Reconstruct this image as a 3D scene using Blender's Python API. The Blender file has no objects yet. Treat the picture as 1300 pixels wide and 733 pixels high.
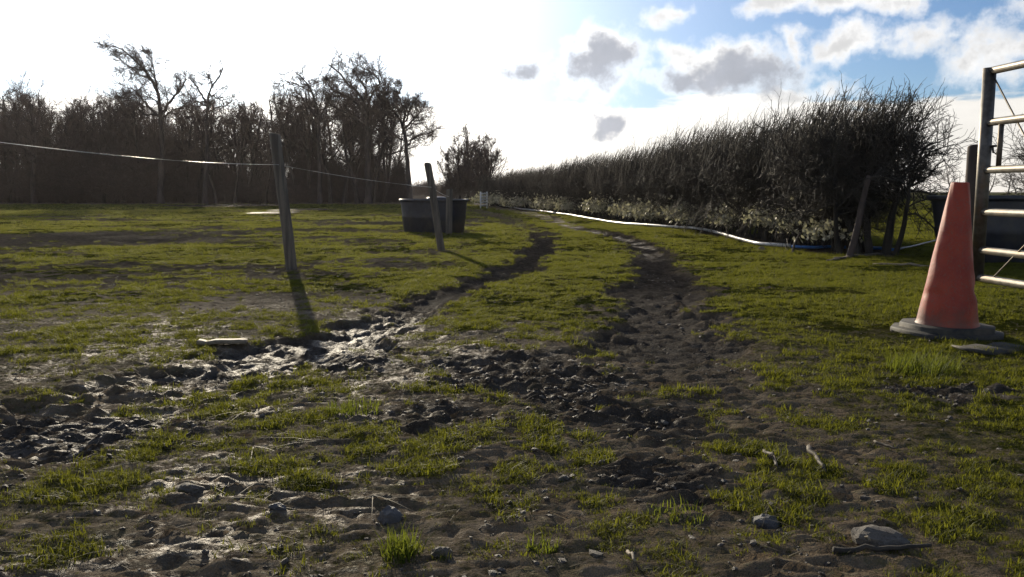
import bpy, math, random
import numpy as np
from mathutils import Vector

R = math.radians
scene = bpy.context.scene
COL = scene.collection

# ------------------------------------------------------------------ camera
CAM_H, F_PX, CX, CY, HORIZON = 1.0, 1080.0, 650.0, 366.5, 243.0
PITCH = math.atan((CY - HORIZON) / F_PX)
cam = bpy.data.cameras.new('camera')
cam.sensor_width = 36.0
cam.lens = F_PX / 1300.0 * 36.0
cam.clip_start = 0.05
cam.clip_end = 5000
cam_ob = bpy.data.objects.new('camera', cam)
cam_ob.location = (0, 0, CAM_H)
cam_ob.rotation_euler = (R(90) - PITCH, 0, 0)
COL.objects.link(cam_ob)
scene.camera = cam_ob


def ray(px, py):
    u, v = (px - CX) / F_PX, (CY - py) / F_PX
    c, s = math.cos(PITCH), math.sin(PITCH)
    return np.array([u, c + v * s, -s + v * c])


def G(px, py, z=0.0):                       # point of the level z under a place of the photograph
    d = ray(px, py)
    k = (z - CAM_H) / d[2]
    return (d[0] * k, d[1] * k)


def AT(px, py, Y):                          # point at the distance Y
    d = ray(px, py)
    k = Y / d[1]
    return (d[0] * k, Y, CAM_H + d[2] * k)


def azel(px, py):
    d = ray(px, py)
    d = d / np.linalg.norm(d)
    return math.atan2(d[0], d[1]), math.asin(d[2])


# ------------------------------------------------------------------ light
SUN_AZ, SUN_EL = R(-17.5), R(16.5)          # left of straight ahead
sun_dir = Vector((math.sin(SUN_AZ) * math.cos(SUN_EL), math.cos(SUN_AZ) * math.cos(SUN_EL), math.sin(SUN_EL)))
sl = bpy.data.lights.new('sun', 'SUN')
sl.energy = 4.9
sl.angle = R(0.55)
sl.color = (1.0, 0.87, 0.66)
so = bpy.data.objects.new('sun', sl)
so.rotation_euler = sun_dir.to_track_quat('Z', 'Y').to_euler()
so.location = (0, 0, 30)
COL.objects.link(so)

scene.view_settings.view_transform = 'Standard'
scene.view_settings.look = 'None'
scene.view_settings.exposure = 0.28
scene.view_settings.gamma = 1.0
scene.cycles.use_denoising = True
scene.cycles.max_bounces = 6
scene.cycles.diffuse_bounces = 3
scene.cycles.glossy_bounces = 2
scene.cycles.transmission_bounces = 3
scene.cycles.caustics_reflective = False


class NT:
    """small helper to wire nodes"""
    def __init__(self, tree):
        self.t = tree
        self.n = tree.nodes
        self.l = tree.links

    def node(self, typ, **kw):
        nd = self.n.new(typ)
        for k, v in kw.items():
            setattr(nd, k, v)
        return nd

    def put(self, sock, v):
        if isinstance(v, bpy.types.NodeSocket):
            self.l.new(v, sock)
        else:
            sock.default_value = v

    def math(self, op, a, b=None, c=None, clamp=False):
        nd = self.node('ShaderNodeMath', operation=op, use_clamp=clamp)
        self.put(nd.inputs[0], a)
        if b is not None:
            self.put(nd.inputs[1], b)
        if c is not None:
            self.put(nd.inputs[2], c)
        return nd.outputs[0]

    def vec(self, op, a, b=None, out=0):
        nd = self.node('ShaderNodeVectorMath', operation=op)
        self.put(nd.inputs[0], a)
        if b is not None:
            self.put(nd.inputs[1], b)
        return nd.outputs[out]

    def smooth(self, v, lo, hi, a=0.0, b=1.0):
        nd = self.node('ShaderNodeMapRange', interpolation_type='SMOOTHSTEP')
        self.put(nd.inputs['Value'], v)
        nd.inputs['From Min'].default_value = lo
        nd.inputs['From Max'].default_value = hi
        nd.inputs['To Min'].default_value = a
        nd.inputs['To Max'].default_value = b
        return nd.outputs['Result']

    def mix(self, f, a, b):
        nd = self.node('ShaderNodeMix', data_type='RGBA')
        self.put(nd.inputs[0], f)
        self.put(nd.inputs[6], a)
        self.put(nd.inputs[7], b)
        return nd.outputs[2]

    def noise(self, vec, scale, detail=4.0, rough=0.55, dist=0.0):
        nd = self.node('ShaderNodeTexNoise')
        if vec is not None:
            self.put(nd.inputs['Vector'], vec)
        nd.inputs['Scale'].default_value = scale
        nd.inputs['Detail'].default_value = detail
        nd.inputs['Roughness'].default_value = rough
        nd.inputs['Distortion'].default_value = dist
        return nd.outputs['Fac']

    def attr(self, name, typ='GEOMETRY', out='Fac'):
        nd = self.node('ShaderNodeAttribute', attribute_type=typ, attribute_name=name)
        return nd.outputs[out]


def c4(r, g, b):
    return (r, g, b, 1.0)


# ------------------------------------------------------------------ sky
world = bpy.data.worlds.new("World")
scene.world = world
world.use_nodes = True
w = NT(world.node_tree)
w.n.clear()
sky = w.node('ShaderNodeTexSky', sky_type='NISHITA')
sky.sun_disc = False
sky.sun_elevation = SUN_EL
sky.sun_rotation = SUN_AZ
sky.air_density = 1.0
sky.dust_density = 0.1
sky.ozone_density = 4.0
SKY_K = 0.07
bg_sky = w.vec('SCALE', w.vec('MULTIPLY', sky.outputs[0], (.90, .97, 1.12)))
w.n[-1].inputs['Scale'].default_value = SKY_K
tc = w.node('ShaderNodeTexCoord')
D = tc.outputs['Generated']
sep = w.node('ShaderNodeSeparateXYZ')
w.put(sep.inputs[0], D)
az = w.math('ARCTAN2', sep.outputs[0], sep.outputs[1])
el = w.math('ARCSINE', sep.outputs[2])
comb = w.node('ShaderNodeCombineXYZ')
w.put(comb.inputs[0], az)
w.put(comb.inputs[1], el)
wn = w.node('ShaderNodeTexNoise')
w.put(wn.inputs['Vector'], D)
wn.inputs['Scale'].default_value = 22.0
wn.inputs['Detail'].default_value = 4.0
wv = w.vec('MULTIPLY', w.vec('SUBTRACT', wn.outputs['Color'], (.5, .5, .5)), (.085, .045, 0))
AE = comb.outputs[0]
AEW = w.vec('ADD', AE, wv)
nz = w.noise(D, 15.0, 6.0, 0.6)
nz2 = w.noise(D, 42.0, 4.0, 0.6)
edge = w.math('ADD', w.math('MULTIPLY', w.math('SUBTRACT', nz, 0.5), 1.9), w.math('MULTIPLY', w.math('SUBTRACT', nz2, 0.5), 0.9))


def blobs(lst):
    out = None
    for px, py, rx, ry in lst:
        a, e = azel(px, py)
        v = w.vec('SUBTRACT', AEW, (a, e, 0))
        v = w.vec('MULTIPLY', v, (F_PX / rx, F_PX / ry, 0))
        ln = w.vec('LENGTH', v, out=1)
        k = w.math('SUBTRACT', 1.0, ln)
        out = k if out is None else w.math('MAXIMUM', out, k)
    return out


# the cumulus of this sky, by direction
white = blobs([(770, 66, 80, 40), (850, 18, 52, 24), (985, 2, 80, 22), (915, 84, 110, 48), (1000, 66, 26, 40), (1062, 58, 82, 34),
               (1170, 50, 70, 34), (1285, 62, 110, 56), (1140, 0, 50, 22), (870, 72, 60, 34), (1040, 4, 60, 18),
               (1370, 20, 90, 40), (1480, 90, 120, 50), (60, -60, 160, 70), (-140, 60, 120, 60), (1010, 120, 100, 26)])
grey = blobs([(766, 78, 54, 31), (663, 96, 32, 24), (771, 155, 25, 15), (938, 95, 74, 28), (872, 106, 40, 17)])
# scattered cloud over the rest of the sky
flat = w.vec('DIVIDE', D, None)
flatn = w.n[-1]
den = w.math('ADD', w.math('MAXIMUM', sep.outputs[2], 0.0), 0.12)
cc = w.node('ShaderNodeCombineXYZ')
for i in range(3):
    w.put(cc.inputs[i], den)
w.put(flatn.inputs[1], cc.outputs[0])
far_n = w.noise(flat, 1.5, 6.0, 0.55)
fwd = w.vec('DOT_PRODUCT', D, (0, 1, 0), out=1)
outside = w.smooth(fwd, 0.70, 0.55)
scat = w.math('MULTIPLY', w.smooth(far_n, 0.52, 0.62), outside)
# low bank of cloud along the horizon
bank_n = w.noise(w.vec('MULTIPLY', AE, (6, 30, 1)), 1.0, 5.0, 0.55)
bank_top = w.math('ADD', R(5.6), w.math('MULTIPLY', w.math('SUBTRACT', bank_n, 0.5), R(5.0)))
bank = w.smooth(w.math('SUBTRACT', bank_top, el), R(-0.25), R(0.35))
a_white = w.math('MAXIMUM', w.smooth(w.math('ADD', white, edge), 0.12, 0.82), scat)
gfield = w.math('ADD', w.math('ADD', grey, w.math('MULTIPLY', edge, 0.80)), w.math('MULTIPLY', w.math('SUBTRACT', nz2, 0.5), 0.9))
a_grey = w.smooth(gfield, -0.10, 0.72)
a_white = w.math('MAXIMUM', a_white, w.math('MULTIPLY', w.smooth(gfield, -0.60, 0.15), 0.55))
# glare of the sun in thin cloud, round about the sun
cosg = w.math('MAXIMUM', w.vec('DOT_PRODUCT', D, tuple(sun_dir), out=1), 0.0)
glow = w.math('ADD', w.math('MULTIPLY', w.math('POWER', cosg, 24.0), 0.95), w.math('ADD', w.math('MULTIPLY', w.math('POWER', cosg, 110.0), 3.0), w.math('MULTIPLY', w.math('POWER', cosg, 9.0), 0.60)))
glow_c = w.vec('SCALE', (1.0, 0.985, 0.94))
w.put(w.n[-1].inputs['Scale'], glow)
shade = w.smooth(w.math('ADD', w.math('ADD', white, w.math('MULTIPLY', edge, 0.6)), w.math('MULTIPLY', w.math('SUBTRACT', nz2, 0.5), 1.2)), 0.35, 1.15)
cloud_lit = w.math('ADD', w.math('SUBTRACT', 0.93, w.math('MULTIPLY', shade, 0.36)), w.math('MULTIPLY', glow, 0.6))
wc = w.vec('SCALE', (1.0, 0.985, 0.965))
w.put(w.n[-1].inputs['Scale'], cloud_lit)
base = w.vec('ADD', bg_sky, glow_c)
bank_c = w.vec('SCALE', (0.83, 0.79, 0.73))
w.put(w.n[-1].inputs['Scale'], w.math('ADD', w.math('ADD', 0.72, w.math('MULTIPLY', bank_n, 0.5)), w.math('MULTIPLY', glow, 1.2)))
c1 = w.mix(w.math('MULTIPLY', bank, 0.92), base, bank_c)
c2 = w.mix(w.math('MULTIPLY', a_white, 0.93), c1, wc)
gc = w.vec('SCALE', (0.37, 0.395, 0.455))
w.put(w.n[-1].inputs['Scale'], w.math('ADD', w.math('ADD', 0.55, w.math('MULTIPLY', nz, 0.7)), w.math('MULTIPLY', glow, 0.22)))
c3 = w.mix(w.math('MULTIPLY', a_grey, 0.93), c2, gc)
bg = w.node('ShaderNodeBackground')
w.put(bg.inputs['Color'], c3)
bg.inputs['Strength'].default_value = 1.0
wo = w.node('ShaderNodeOutputWorld')
w.l.new(bg.outputs[0], wo.inputs[0])

# ------------------------------------------------------------------ helpers


def mesh_np(name, V, F, mat=None, smooth=False):
    """mesh from a vertex array and a list of face arrays (quads and/or triangles)"""
    if isinstance(F, np.ndarray):
        F = [F]
    F = [np.asarray(f, dtype=np.int32) for f in F if len(f)]
    me = bpy.data.meshes.new(name)
    V = np.asarray(V, dtype=np.float32)
    me.vertices.add(len(V))
    me.vertices.foreach_set('co', V.ravel())
    nl = sum(f.size for f in F)
    npoly = sum(len(f) for f in F)
    me.loops.add(nl)
    me.loops.foreach_set('vertex_index', np.concatenate([f.ravel() for f in F]))
    me.polygons.add(npoly)
    tot = np.concatenate([np.full(len(f), f.shape[1], dtype=np.int32) for f in F])
    me.polygons.foreach_set('loop_start', np.concatenate([[0], np.cumsum(tot)[:-1]]).astype(np.int32))
    if smooth:
        me.polygons.foreach_set('use_smooth', np.ones(npoly, dtype=bool))
    me.update(calc_edges=True)
    me.validate()
    if mat:
        me.materials.append(mat)
    return me


def tag(o, label=None, cat=None, group=None, kind=None):
    if label:
        o['label'] = label
    if cat:
        o['category'] = cat
    if group:
        o['group'] = group
    if kind:
        o['kind'] = kind
    return o


def link(name, me, parent=None, loc=(0, 0, 0), rot=(0, 0, 0), scale=(1, 1, 1)):
    o = bpy.data.objects.new(name, me)
    COL.objects.link(o)
    if parent is not None:
        o.parent = parent
    o.location = loc
    o.rotation_euler = rot
    o.scale = scale
    return o


def empty(name, loc=(0, 0, 0), rot=(0, 0, 0)):
    return link(name, None, None, loc, rot)


def copy_tree(o, parent=None):
    kids = list(o.children)
    c = o.copy()
    COL.objects.link(c)
    c.parent = parent
    for k in kids:
        copy_tree(k, c)
    return c


class MB:
    """collects shapes into one mesh"""
    def __init__(self):
        self.V, self.F3, self.F4, self.n = [], [], [], 0

    def add(self, V, quads=None, tris=None):
        V = np.asarray(V, dtype=float)
        if quads is not None and len(quads):
            self.F4.append(np.asarray(quads) + self.n)
        if tris is not None and len(tris):
            self.F3.append(np.asarray(tris) + self.n)
        self.V.append(V)
        self.n += len(V)

    def rings(self, rings, closed_a=True, closed_b=True):
        rings = [np.asarray(r, dtype=float) for r in rings]
        k = len(rings[0])
        V = np.concatenate(rings)
        q = []
        for i in range(len(rings) - 1):
            for j in range(k):
                q.append((i * k + j, i * k + (j + 1) % k, (i + 1) * k + (j + 1) % k, (i + 1) * k + j))
        t = []
        nv = len(V)
        extra = []
        if closed_a:
            extra.append(rings[0].mean(0))
            t += [(nv, (j + 1) % k, j) for j in range(k)]
            nv += 1
        if closed_b:
            extra.append(rings[-1].mean(0))
            b = (len(rings) - 1) * k
            t += [(nv, b + j, b + (j + 1) % k) for j in range(k)]
        if extra:
            V = np.concatenate([V, np.array(extra)])
        self.add(V, q, t)

    def lathe(self, prof, n=24, closed_a=True, closed_b=True, at=(0, 0, 0)):
        a = np.linspace(0, 2 * math.pi, n, endpoint=False)
        self.rings([np.stack([at[0] + r * np.cos(a), at[1] + r * np.sin(a), np.full(n, at[2] + z)], 1) for r, z in prof], closed_a, closed_b)

    def tube(self, pts, rad, n=8, caps=True):
        pts = np.asarray(pts, dtype=float)
        rad = np.broadcast_to(np.asarray(rad, dtype=float), (len(pts),))
        t = np.gradient(pts, axis=0)
        t /= np.linalg.norm(t, axis=1)[:, None] + 1e-12
        ref = np.array([0, 0, 1.0]) if abs(t[0][2]) < 0.8 else np.array([1.0, 0, 0])
        rg = []
        a = np.linspace(0, 2 * math.pi, n, endpoint=False)
        for p, d, r in zip(pts, t, rad):
            u = np.cross(d, ref)
            u /= np.linalg.norm(u) + 1e-12
            v = np.cross(u, d)
            rg.append(p + r * (np.cos(a)[:, None] * u + np.sin(a)[:, None] * v))
        self.rings(rg, caps, caps)

    def mesh(self, name, mat, smooth=True):
        F = []
        if self.F4:
            F.append(np.concatenate(self.F4))
        if self.F3:
            F.append(np.concatenate(self.F3))
        return mesh_np(name, np.concatenate(self.V), F, mat, smooth)


# ---- numpy noise on the plane (lattice value noise, several octaves)
def hash2(i, j, seed):
    h = (i.astype(np.int64) * 374761393 + j.astype(np.int64) * 668265263 + seed * 1442695041) & 0x7fffffff
    h = ((h ^ (h >> 13)) * 1274126177) & 0x7fffffff
    h = (h ^ (h >> 16)) & 0x7fffffff
    return (h % 65536) / 65535.0


def vnoise(x, y, seed=0):
    x = np.asarray(x, dtype=float)
    y = np.asarray(y, dtype=float)
    i, j = np.floor(x).astype(np.int64), np.floor(y).astype(np.int64)
    fx, fy = x - i, y - j
    fx = fx * fx * fx * (fx * (fx * 6 - 15) + 10)
    fy = fy * fy * fy * (fy * (fy * 6 - 15) + 10)
    a, b = hash2(i, j, seed), hash2(i + 1, j, seed)
    c, d = hash2(i, j + 1, seed), hash2(i + 1, j + 1, seed)
    return (a + (b - a) * fx) * (1 - fy) + (c + (d - c) * fx) * fy


def fbm(x, y, scale, octaves=4, seed=0, gain=0.5):
    s, amp, tot = 0.0, 1.0, 0.0
    ca, sa = math.cos(0.6), math.sin(0.6)
    x, y = np.asarray(x) * scale, np.asarray(y) * scale
    for o in range(octaves):
        s = s + amp * vnoise(x + 17.3 * o, y - 9.1 * o, seed + o * 7)
        tot += amp
        amp *= gain
        x, y = (x * ca - y * sa) * 2.03, (x * sa + y * ca) * 2.03
    return s / tot                              # 0..1


def sstep(v, lo, hi):
    t = np.clip((v - lo) / (hi - lo), 0, 1)
    return t * t * (3 - 2 * t)


def dist_poly(x, y, pts, widths):
    """distance to a polyline over the local half-width (1 = edge)"""
    best = np.full(np.shape(x), 1e9)
    for (x0, y0), (x1, y1), w0, w1 in zip(pts[:-1], pts[1:], widths[:-1], widths[1:]):
        dx, dy = x1 - x0, y1 - y0
        t = np.clip(((x - x0) * dx + (y - y0) * dy) / (dx * dx + dy * dy + 1e-9), 0, 1)
        d = np.hypot(x - x0 - t * dx, y - y0 - t * dy) / (w0 + (w1 - w0) * t)
        best = np.minimum(best, d)
    return best


def ell(x, y, c, rx, ry, rot=0.0):
    ca, sa = math.cos(rot), math.sin(rot)
    dx, dy = x - c[0], y - c[1]
    return np.hypot((dx * ca + dy * sa) / rx, (-dx * sa + dy * ca) / ry)


# ------------------------------------------------------------------ lie of the land
def GP(lst):
    return [G(px, py) for px, py in lst]


RUT_R = (GP([(735, 290), (790, 300), (822, 316), (838, 340), (838, 375), (838, 410), (850, 455), (875, 520), (900, 600)]),
         [.3, .40, .42, .48, .55, .55, .55, .45, .4])
RUT_L = (GP([(600, 266), (640, 277), (682, 294), (690, 312), (665, 335), (615, 356), (560, 377), (480, 408), (390, 438), (240, 482), (90, 530), (-60, 570)]),
         [.5, .55, .5, .40, .36, .36, .34, .40, .48, .5, .5, .5])
FAR_TRACK = (GP([(735, 292), (700, 277), (660, 268), (625, 262), (605, 258)]), [.35, .5, .6, .8, .9])
HEDGE_P = [(5.75, 13.4), (5.32, 19.0), (4.75, 26.0), (3.6, 34.0), (1.2, 46.0), (-1.7, 59.0)]
HEDGE_A = HEDGE_P[0]
HEDGE_LINE = (HEDGE_P, [.62, .62, .65, .7, .8, .9])
_hd = np.concatenate([[0], np.cumsum(np.linalg.norm(np.diff(np.array(HEDGE_P), axis=0), axis=1))])
hlen = float(_hd[-1])


def hedge_at(s):
    return np.interp(s, _hd, [p[0] for p in HEDGE_P]), np.interp(s, _hd, [p[1] for p in HEDGE_P])

CHURN = [((655, 480), 150, 46), ((600, 470), 90, 30), ((830, 530), 90, 26), ((840, 605), 110, 30), ((560, 530), 120, 34), ((720, 500), 110, 40),
         ((430, 455), 110, 20), ((690, 455), 60, 14), ((100, 545), 190, 26), ((1200, 500), 90, 16)]


def px_ell(x, y, c, rx, ry):
    a = G(*c)
    wx = rx / F_PX * a[1]
    y0, y1 = G(c[0], c[1] + ry)[1], G(c[0], c[1] - ry)[1]
    return ell(x, y, (a[0], (y0 + y1) / 2), wx, (y1 - y0) / 2)


PUDDLES = [((287, 261.6), 66, 1.5), ((350, 271.5), 26, 1.3), ((384, 267.5), 30, 1.3)]
PUDDLE_Z = .03


def masks(x, y):
    x, y = np.asarray(x, dtype=float), np.asarray(y, dtype=float)
    n1 = fbm(x, y, 0.55, 5, 3)
    n2 = fbm(x, y, 2.2, 4, 11)
    n3 = fbm(x, y, 6.0, 3, 23)
    n4 = fbm(x, y, 15.0, 2, 29)
    wob = (n2 - .5) * 1.3 + (n3 - .5) * 1.0 + (n4 - .5) * .6
    rr = dist_poly(x, y, *RUT_R) + wob
    rl = dist_poly(x, y, *RUT_L) + wob
    ft = dist_poly(x, y, *FAR_TRACK) + wob
    mud = sstep(np.minimum(rr, rl), 1.25, .65)
    mud = np.maximum(mud, sstep(ft, 1.2, .7) * .85)
    dark = np.maximum(sstep(rr, 1.05, .45) * sstep(y, 3.4, 5.6), sstep(rl, 1.0, .45) * (y > 4.6) * sstep(y, 25, 17))
    # trodden gateway in the foreground
    near = sstep(y + (n2 - .5) * 3 + (n1 - .5) * 6 + (n3 - .5) * 2 - 1.3 * sstep(x, -.3, -1.4), 8.0, 5.3)
    near_n = n1 * .30 + n2 * .25 + n3 * .25 + n4 * .20
    # how bare: more in the middle, grassier at both sides
    side = sstep(x, 1.15, 2.2) * .19 + sstep(x, -.5, -1.5) * .045 + .015 - .05 * np.exp(-((x - .45) / .95) ** 2) + .10 * sstep(x, -2.2, -3.6)*sstep(y, 3.4, 4.5)
    bare = sstep(near_n, .385 + side, .515 + side)
    mud = np.maximum(mud, near * bare)
    thin = sstep(x, 1.2, 2.4) * -.20 + sstep(near_n, .62, .42) * .16 + .42
    mud = np.maximum(mud, near * thin)
    churn = np.zeros_like(x)
    for c, rx, ry in CHURN:
        churn = np.maximum(churn, sstep(px_ell(x, y, c, rx, ry) + wob * .9, 1.1, .5))
    mud = np.maximum(mud, churn * .95)
    dark = np.maximum(dark, churn)
    # bare earth scattered through the field on the left, in bands
    fld = fbm(x * .22, y * .55, 1.0, 5, 41) * .65 + n2 * .25 + n3 * .10
    left = sstep(x, 0.2, -1.4) * sstep(y, 5.5, 7.5) * sstep(y, 64, 30)
    band = np.exp(-((y - 22 - .3 * (x + 4)) / 5.0) ** 2) * .07 + np.exp(-((y - 11) / 1.6) ** 2) * .055
    mud = np.maximum(mud, left * sstep(fld + band + (n4 - .5) * .2 + (n3 - .5) * .16, .48, .59) * .85)
    dark = np.maximum(dark, left * sstep(fld + band + (n4 - .5) * .2 + (n3 - .5) * .16, .505, .60) * sstep(y, 5.5, 9) * .55)
    mid = sstep(y, 7.0, 8.0) * (1 - left)
    mud = np.maximum(mud, mid * sstep(n2 * .6 + n3 * .4, .60, .72) * .55)
    # bare earth under the hedge, its shade painted in as darker soil
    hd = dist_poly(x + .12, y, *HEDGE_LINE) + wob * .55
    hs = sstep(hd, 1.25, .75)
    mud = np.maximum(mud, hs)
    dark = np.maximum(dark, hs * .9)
    for pc, prx, pry in PUDDLES:
        mud = np.maximum(mud, sstep(px_ell(x, y, pc, prx, pry), 1.25, .9))
    # floor of the wood
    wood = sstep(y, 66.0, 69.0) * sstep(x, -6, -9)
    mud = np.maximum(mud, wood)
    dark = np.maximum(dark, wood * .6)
    wetn = fbm(x, y, 1.1, 4, 77)
    wetn = wetn * .5 + fbm(x * .8 + y * .35, y * 2.2 - x * .5, 1.6, 4, 83) * .5
    wet = mud * sstep(wetn + (n3 - .5) * .5 + (n4 - .5) * .6, .43, .66) * sstep(x, 1.0, -.8) * (.05 + .72 * sstep(y, 8.5, 6))
    wet = np.maximum(wet, sstep(ft, 1.1, .6) * .7 * sstep(n2, .45, .6))
    wet = np.maximum(wet, sstep(rr, .8, .2) * sstep(y, 12, 15) * sstep(n2, .45, .58) * .7)
    wet = np.maximum(wet * (.45 + .55 * sstep(y, 3.6, 5.0)), churn * .35)
    wet = np.maximum(wet, .11 * mud * sstep(y, 10, 7))
    wet = np.maximum(wet, mud * sstep(x, .35, -.9) * sstep(y, 8, 6) * (.16 + .62 * sstep(wetn + (n4 - .5) * .6, .31, .56)))
    return dict(mud=np.clip(mud, 0, 1), dark=np.clip(dark, 0, 1), wet=np.clip(wet, 0, 1), rr=rr, rl=rl, n1=n1, n2=n2, n3=n3, churn=churn, hs=hs)


def height(x, y, m=None):
    x, y = np.asarray(x, dtype=float), np.asarray(y, dtype=float)
    if m is None:
        m = masks(x, y)
    z = (fbm(x, y, .11, 3, 5) - .5) * .10 * sstep(y, 3, 12) + (m['n1'] - .5) * .07
    rut = np.maximum(sstep(m['rr'], 1.1, .3) * (y > 5), sstep(m['rl'], 1.1, .3))
    z = z - .055 * rut
    # churned earth: clods, ridges, hoof marks
    near = sstep(y, 30, 10)
    rid = 1 - np.abs(2 * fbm(x * .75, y * 1.35, 4.5, 4, 61) - 1)
    z = z + m['mud'] * ((rid - .75) * (.016 + .028 * m['churn']) + (fbm(x * .5, y * 1.5, 9, 3, 91) - .5) * (.018 + .020 * m['churn']) + (np.abs(fbm(x * .45, y * 1.5, 20, 2, 97) - .5) - .12) * (.064 + .036 * m['churn'])) * near
    z = z + (1 - m['mud']) * ((m['n3'] - .5) * .035 + .006)
    z = z + (fbm(x, y, 30, 2, 33) - .5) * .011 * sstep(y, 9, 4)
    for pc, prx, pry in PUDDLES:
        k = sstep(px_ell(x, y, pc, prx, pry), 1.7, 1.05)
        z = z * (1 - k) + PUDDLE_Z * k
    # tread bars of tyres in the two ruts
    z = z + .010 * rut * near * np.sin(y * 23 + 3.0 * x + 9 * m['n2'] + 5 * m['n3']) * sstep(m['n2'], .35, .6)
    return z


def gz(x, y):
    return float(height(np.array([x]), np.array([y]))[0])


# ------------------------------------------------------------------ materials
def new_mat(name):
    m = bpy.data.materials.new(name)
    m.use_nodes = True
    t = NT(m.node_tree)
    b = next(n for n in t.n if n.type == 'BSDF_PRINCIPLED')
    return m, t, b


def bump(t, b, h, strength=.5, dist=.01, normal=None):
    bp = t.node('ShaderNodeBump')
    bp.inputs['Strength'].default_value = strength
    bp.inputs['Distance'].default_value = dist
    t.put(bp.inputs['Height'], h)
    if normal is not None:
        t.put(bp.inputs['Normal'], normal)
    if b is not None:
        t.put(b.inputs['Normal'], bp.outputs[0])
    return bp.outputs[0]


def mottled(name, c_a, c_b, scale, rough=.7, bump_s=.4, bump_d=.004, stretch=(1, 1, 1), metal=0.0, spec=.5, dirt=None, coord='Object'):
    m, t, b = new_mat(name)
    tcn = t.node('ShaderNodeTexCoord')
    v = t.vec('MULTIPLY', tcn.outputs[coord], stretch)
    n = t.noise(v, scale, 6.0, .6)
    col = t.mix(t.smooth(n, .35, .65), c4(*c_a), c4(*c_b))
    if dirt:
        n3 = t.noise(tcn.outputs[coord], scale * .23, 5.0, .65)
        col = t.mix(t.smooth(n3, .48, .68), col, c4(*dirt))
    t.put(b.inputs['Base Color'], col)
    t.put(b.inputs['Roughness'], t.math('ADD', rough - .1, t.math('MULTIPLY', n, .2)))
    b.inputs['Metallic'].default_value = metal
    b.inputs['Specular IOR Level'].default_value = spec
    n2 = t.noise(v, scale * 3.1, 4.0, .6)
    bump(t, b, t.math('ADD', n, t.math('MULTIPLY', n2, .5)), bump_s, bump_d)
    return m


def ground_material():
    m, t, b = new_mat('field_earth')
    geo = t.node('ShaderNodeNewGeometry')
    P = geo.outputs['Position']
    mud, dark, wet = t.attr('mud'), t.attr('dark'), t.attr('wet')
    nA = t.noise(P, 1.7, 6, .6)
    nB = t.noise(P, 9.0, 6, .65)
    nC = t.noise(P, 46.0, 5, .65)
    nD = t.noise(P, 160.0, 3, .6)
    soil = t.mix(t.smooth(nB, .35, .68), c4(.165, .118, .070), c4(.345, .258, .160))
    soil = t.mix(t.smooth(nC, .40, .72), soil, c4(.235, .188, .130))
    film = t.noise(P, 3.6, 5, .7)
    soil = t.mix(t.math('MULTIPLY', t.smooth(t.math('ADD', film, t.math('MULTIPLY', t.math('SUBTRACT', nC, .5), .8)), .50, .70), .6), soil, c4(.115, .105, .032))
    mud_and_shade = t.mix(t.smooth(nB, .35, .7), c4(.034, .030, .028), c4(.092, .078, .066))
    soil = t.mix(t.math('MULTIPLY', dark, .78), soil, mud_and_shade)  # dark mud, and the shade painted in under the hedge
    soil = t.mix(t.math('MULTIPLY', wet, .45), soil, c4(.03, .026, .021))
    turf = t.mix(t.smooth(nB, .35, .65), c4(.045, .054, .009), c4(.095, .102, .017))
    turf = t.mix(t.smooth(nA, .45, .75), turf, c4(.090, .078, .022))
    turf = t.mix(t.smooth(nC, .56, .75), turf, c4(.055, .043, .026))
    e = t.math('ADD', mud, t.math('MULTIPLY', t.math('SUBTRACT', nC, .5), 1.1))
    e = t.math('ADD', e, t.math('MULTIPLY', t.math('SUBTRACT', nB, .5), .5))
    k = t.smooth(e, .25, .62)
    t.put(b.inputs['Base Color'], t.mix(k, turf, soil))
    wk = t.math('MULTIPLY', t.smooth(t.math('ADD', wet, t.math('ADD', t.math('MULTIPLY', t.math('SUBTRACT', nB, .5), .9), t.math('MULTIPLY', t.math('SUBTRACT', nC, .5), 2.4))), .20, 1.0), k)
    r0 = t.math('ADD', .72, t.math('MULTIPLY', nC, .28))
    rm = t.node('ShaderNodeMix', data_type='FLOAT')
    t.put(rm.inputs[0], wk)
    t.put(rm.inputs[2], r0)
    t.put(rm.inputs[3], t.math('ADD', .34, t.math('MULTIPLY', nC, .40)))
    t.put(b.inputs['Roughness'], rm.outputs[0])
    t.put(b.inputs['Specular IOR Level'], t.math('ADD', .22, t.math('MULTIPLY', wk, .08)))
    basecol = b.inputs['Base Color'].links[0].from_socket
    h = t.math('ADD', t.math('MULTIPLY', nB, .65), t.math('ADD', t.math('MULTIPLY', nC, .85), t.math('MULTIPLY', nD, .36)))
    nrm = bump(t, b, h, 1.0, .045)
    df = t.node('ShaderNodeBsdfDiffuse')
    t.put(df.inputs['Color'], basecol)
    df.inputs['Roughness'].default_value = 1.0
    t.put(df.inputs['Normal'], nrm)
    mx = t.node('ShaderNodeMixShader')
    t.put(mx.inputs[0], t.math('ADD', wk, t.math('MULTIPLY', t.math('MULTIPLY', k, .30), t.smooth(wet, .0, .10)), clamp=True))
    t.l.new(df.outputs[0], mx.inputs[1])
    t.l.new(b.outputs[0], mx.inputs[2])
    out = next(n for n in t.n if n.type == 'OUTPUT_MATERIAL')
    t.l.new(mx.outputs[0], out.inputs[0])
    return m


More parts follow.
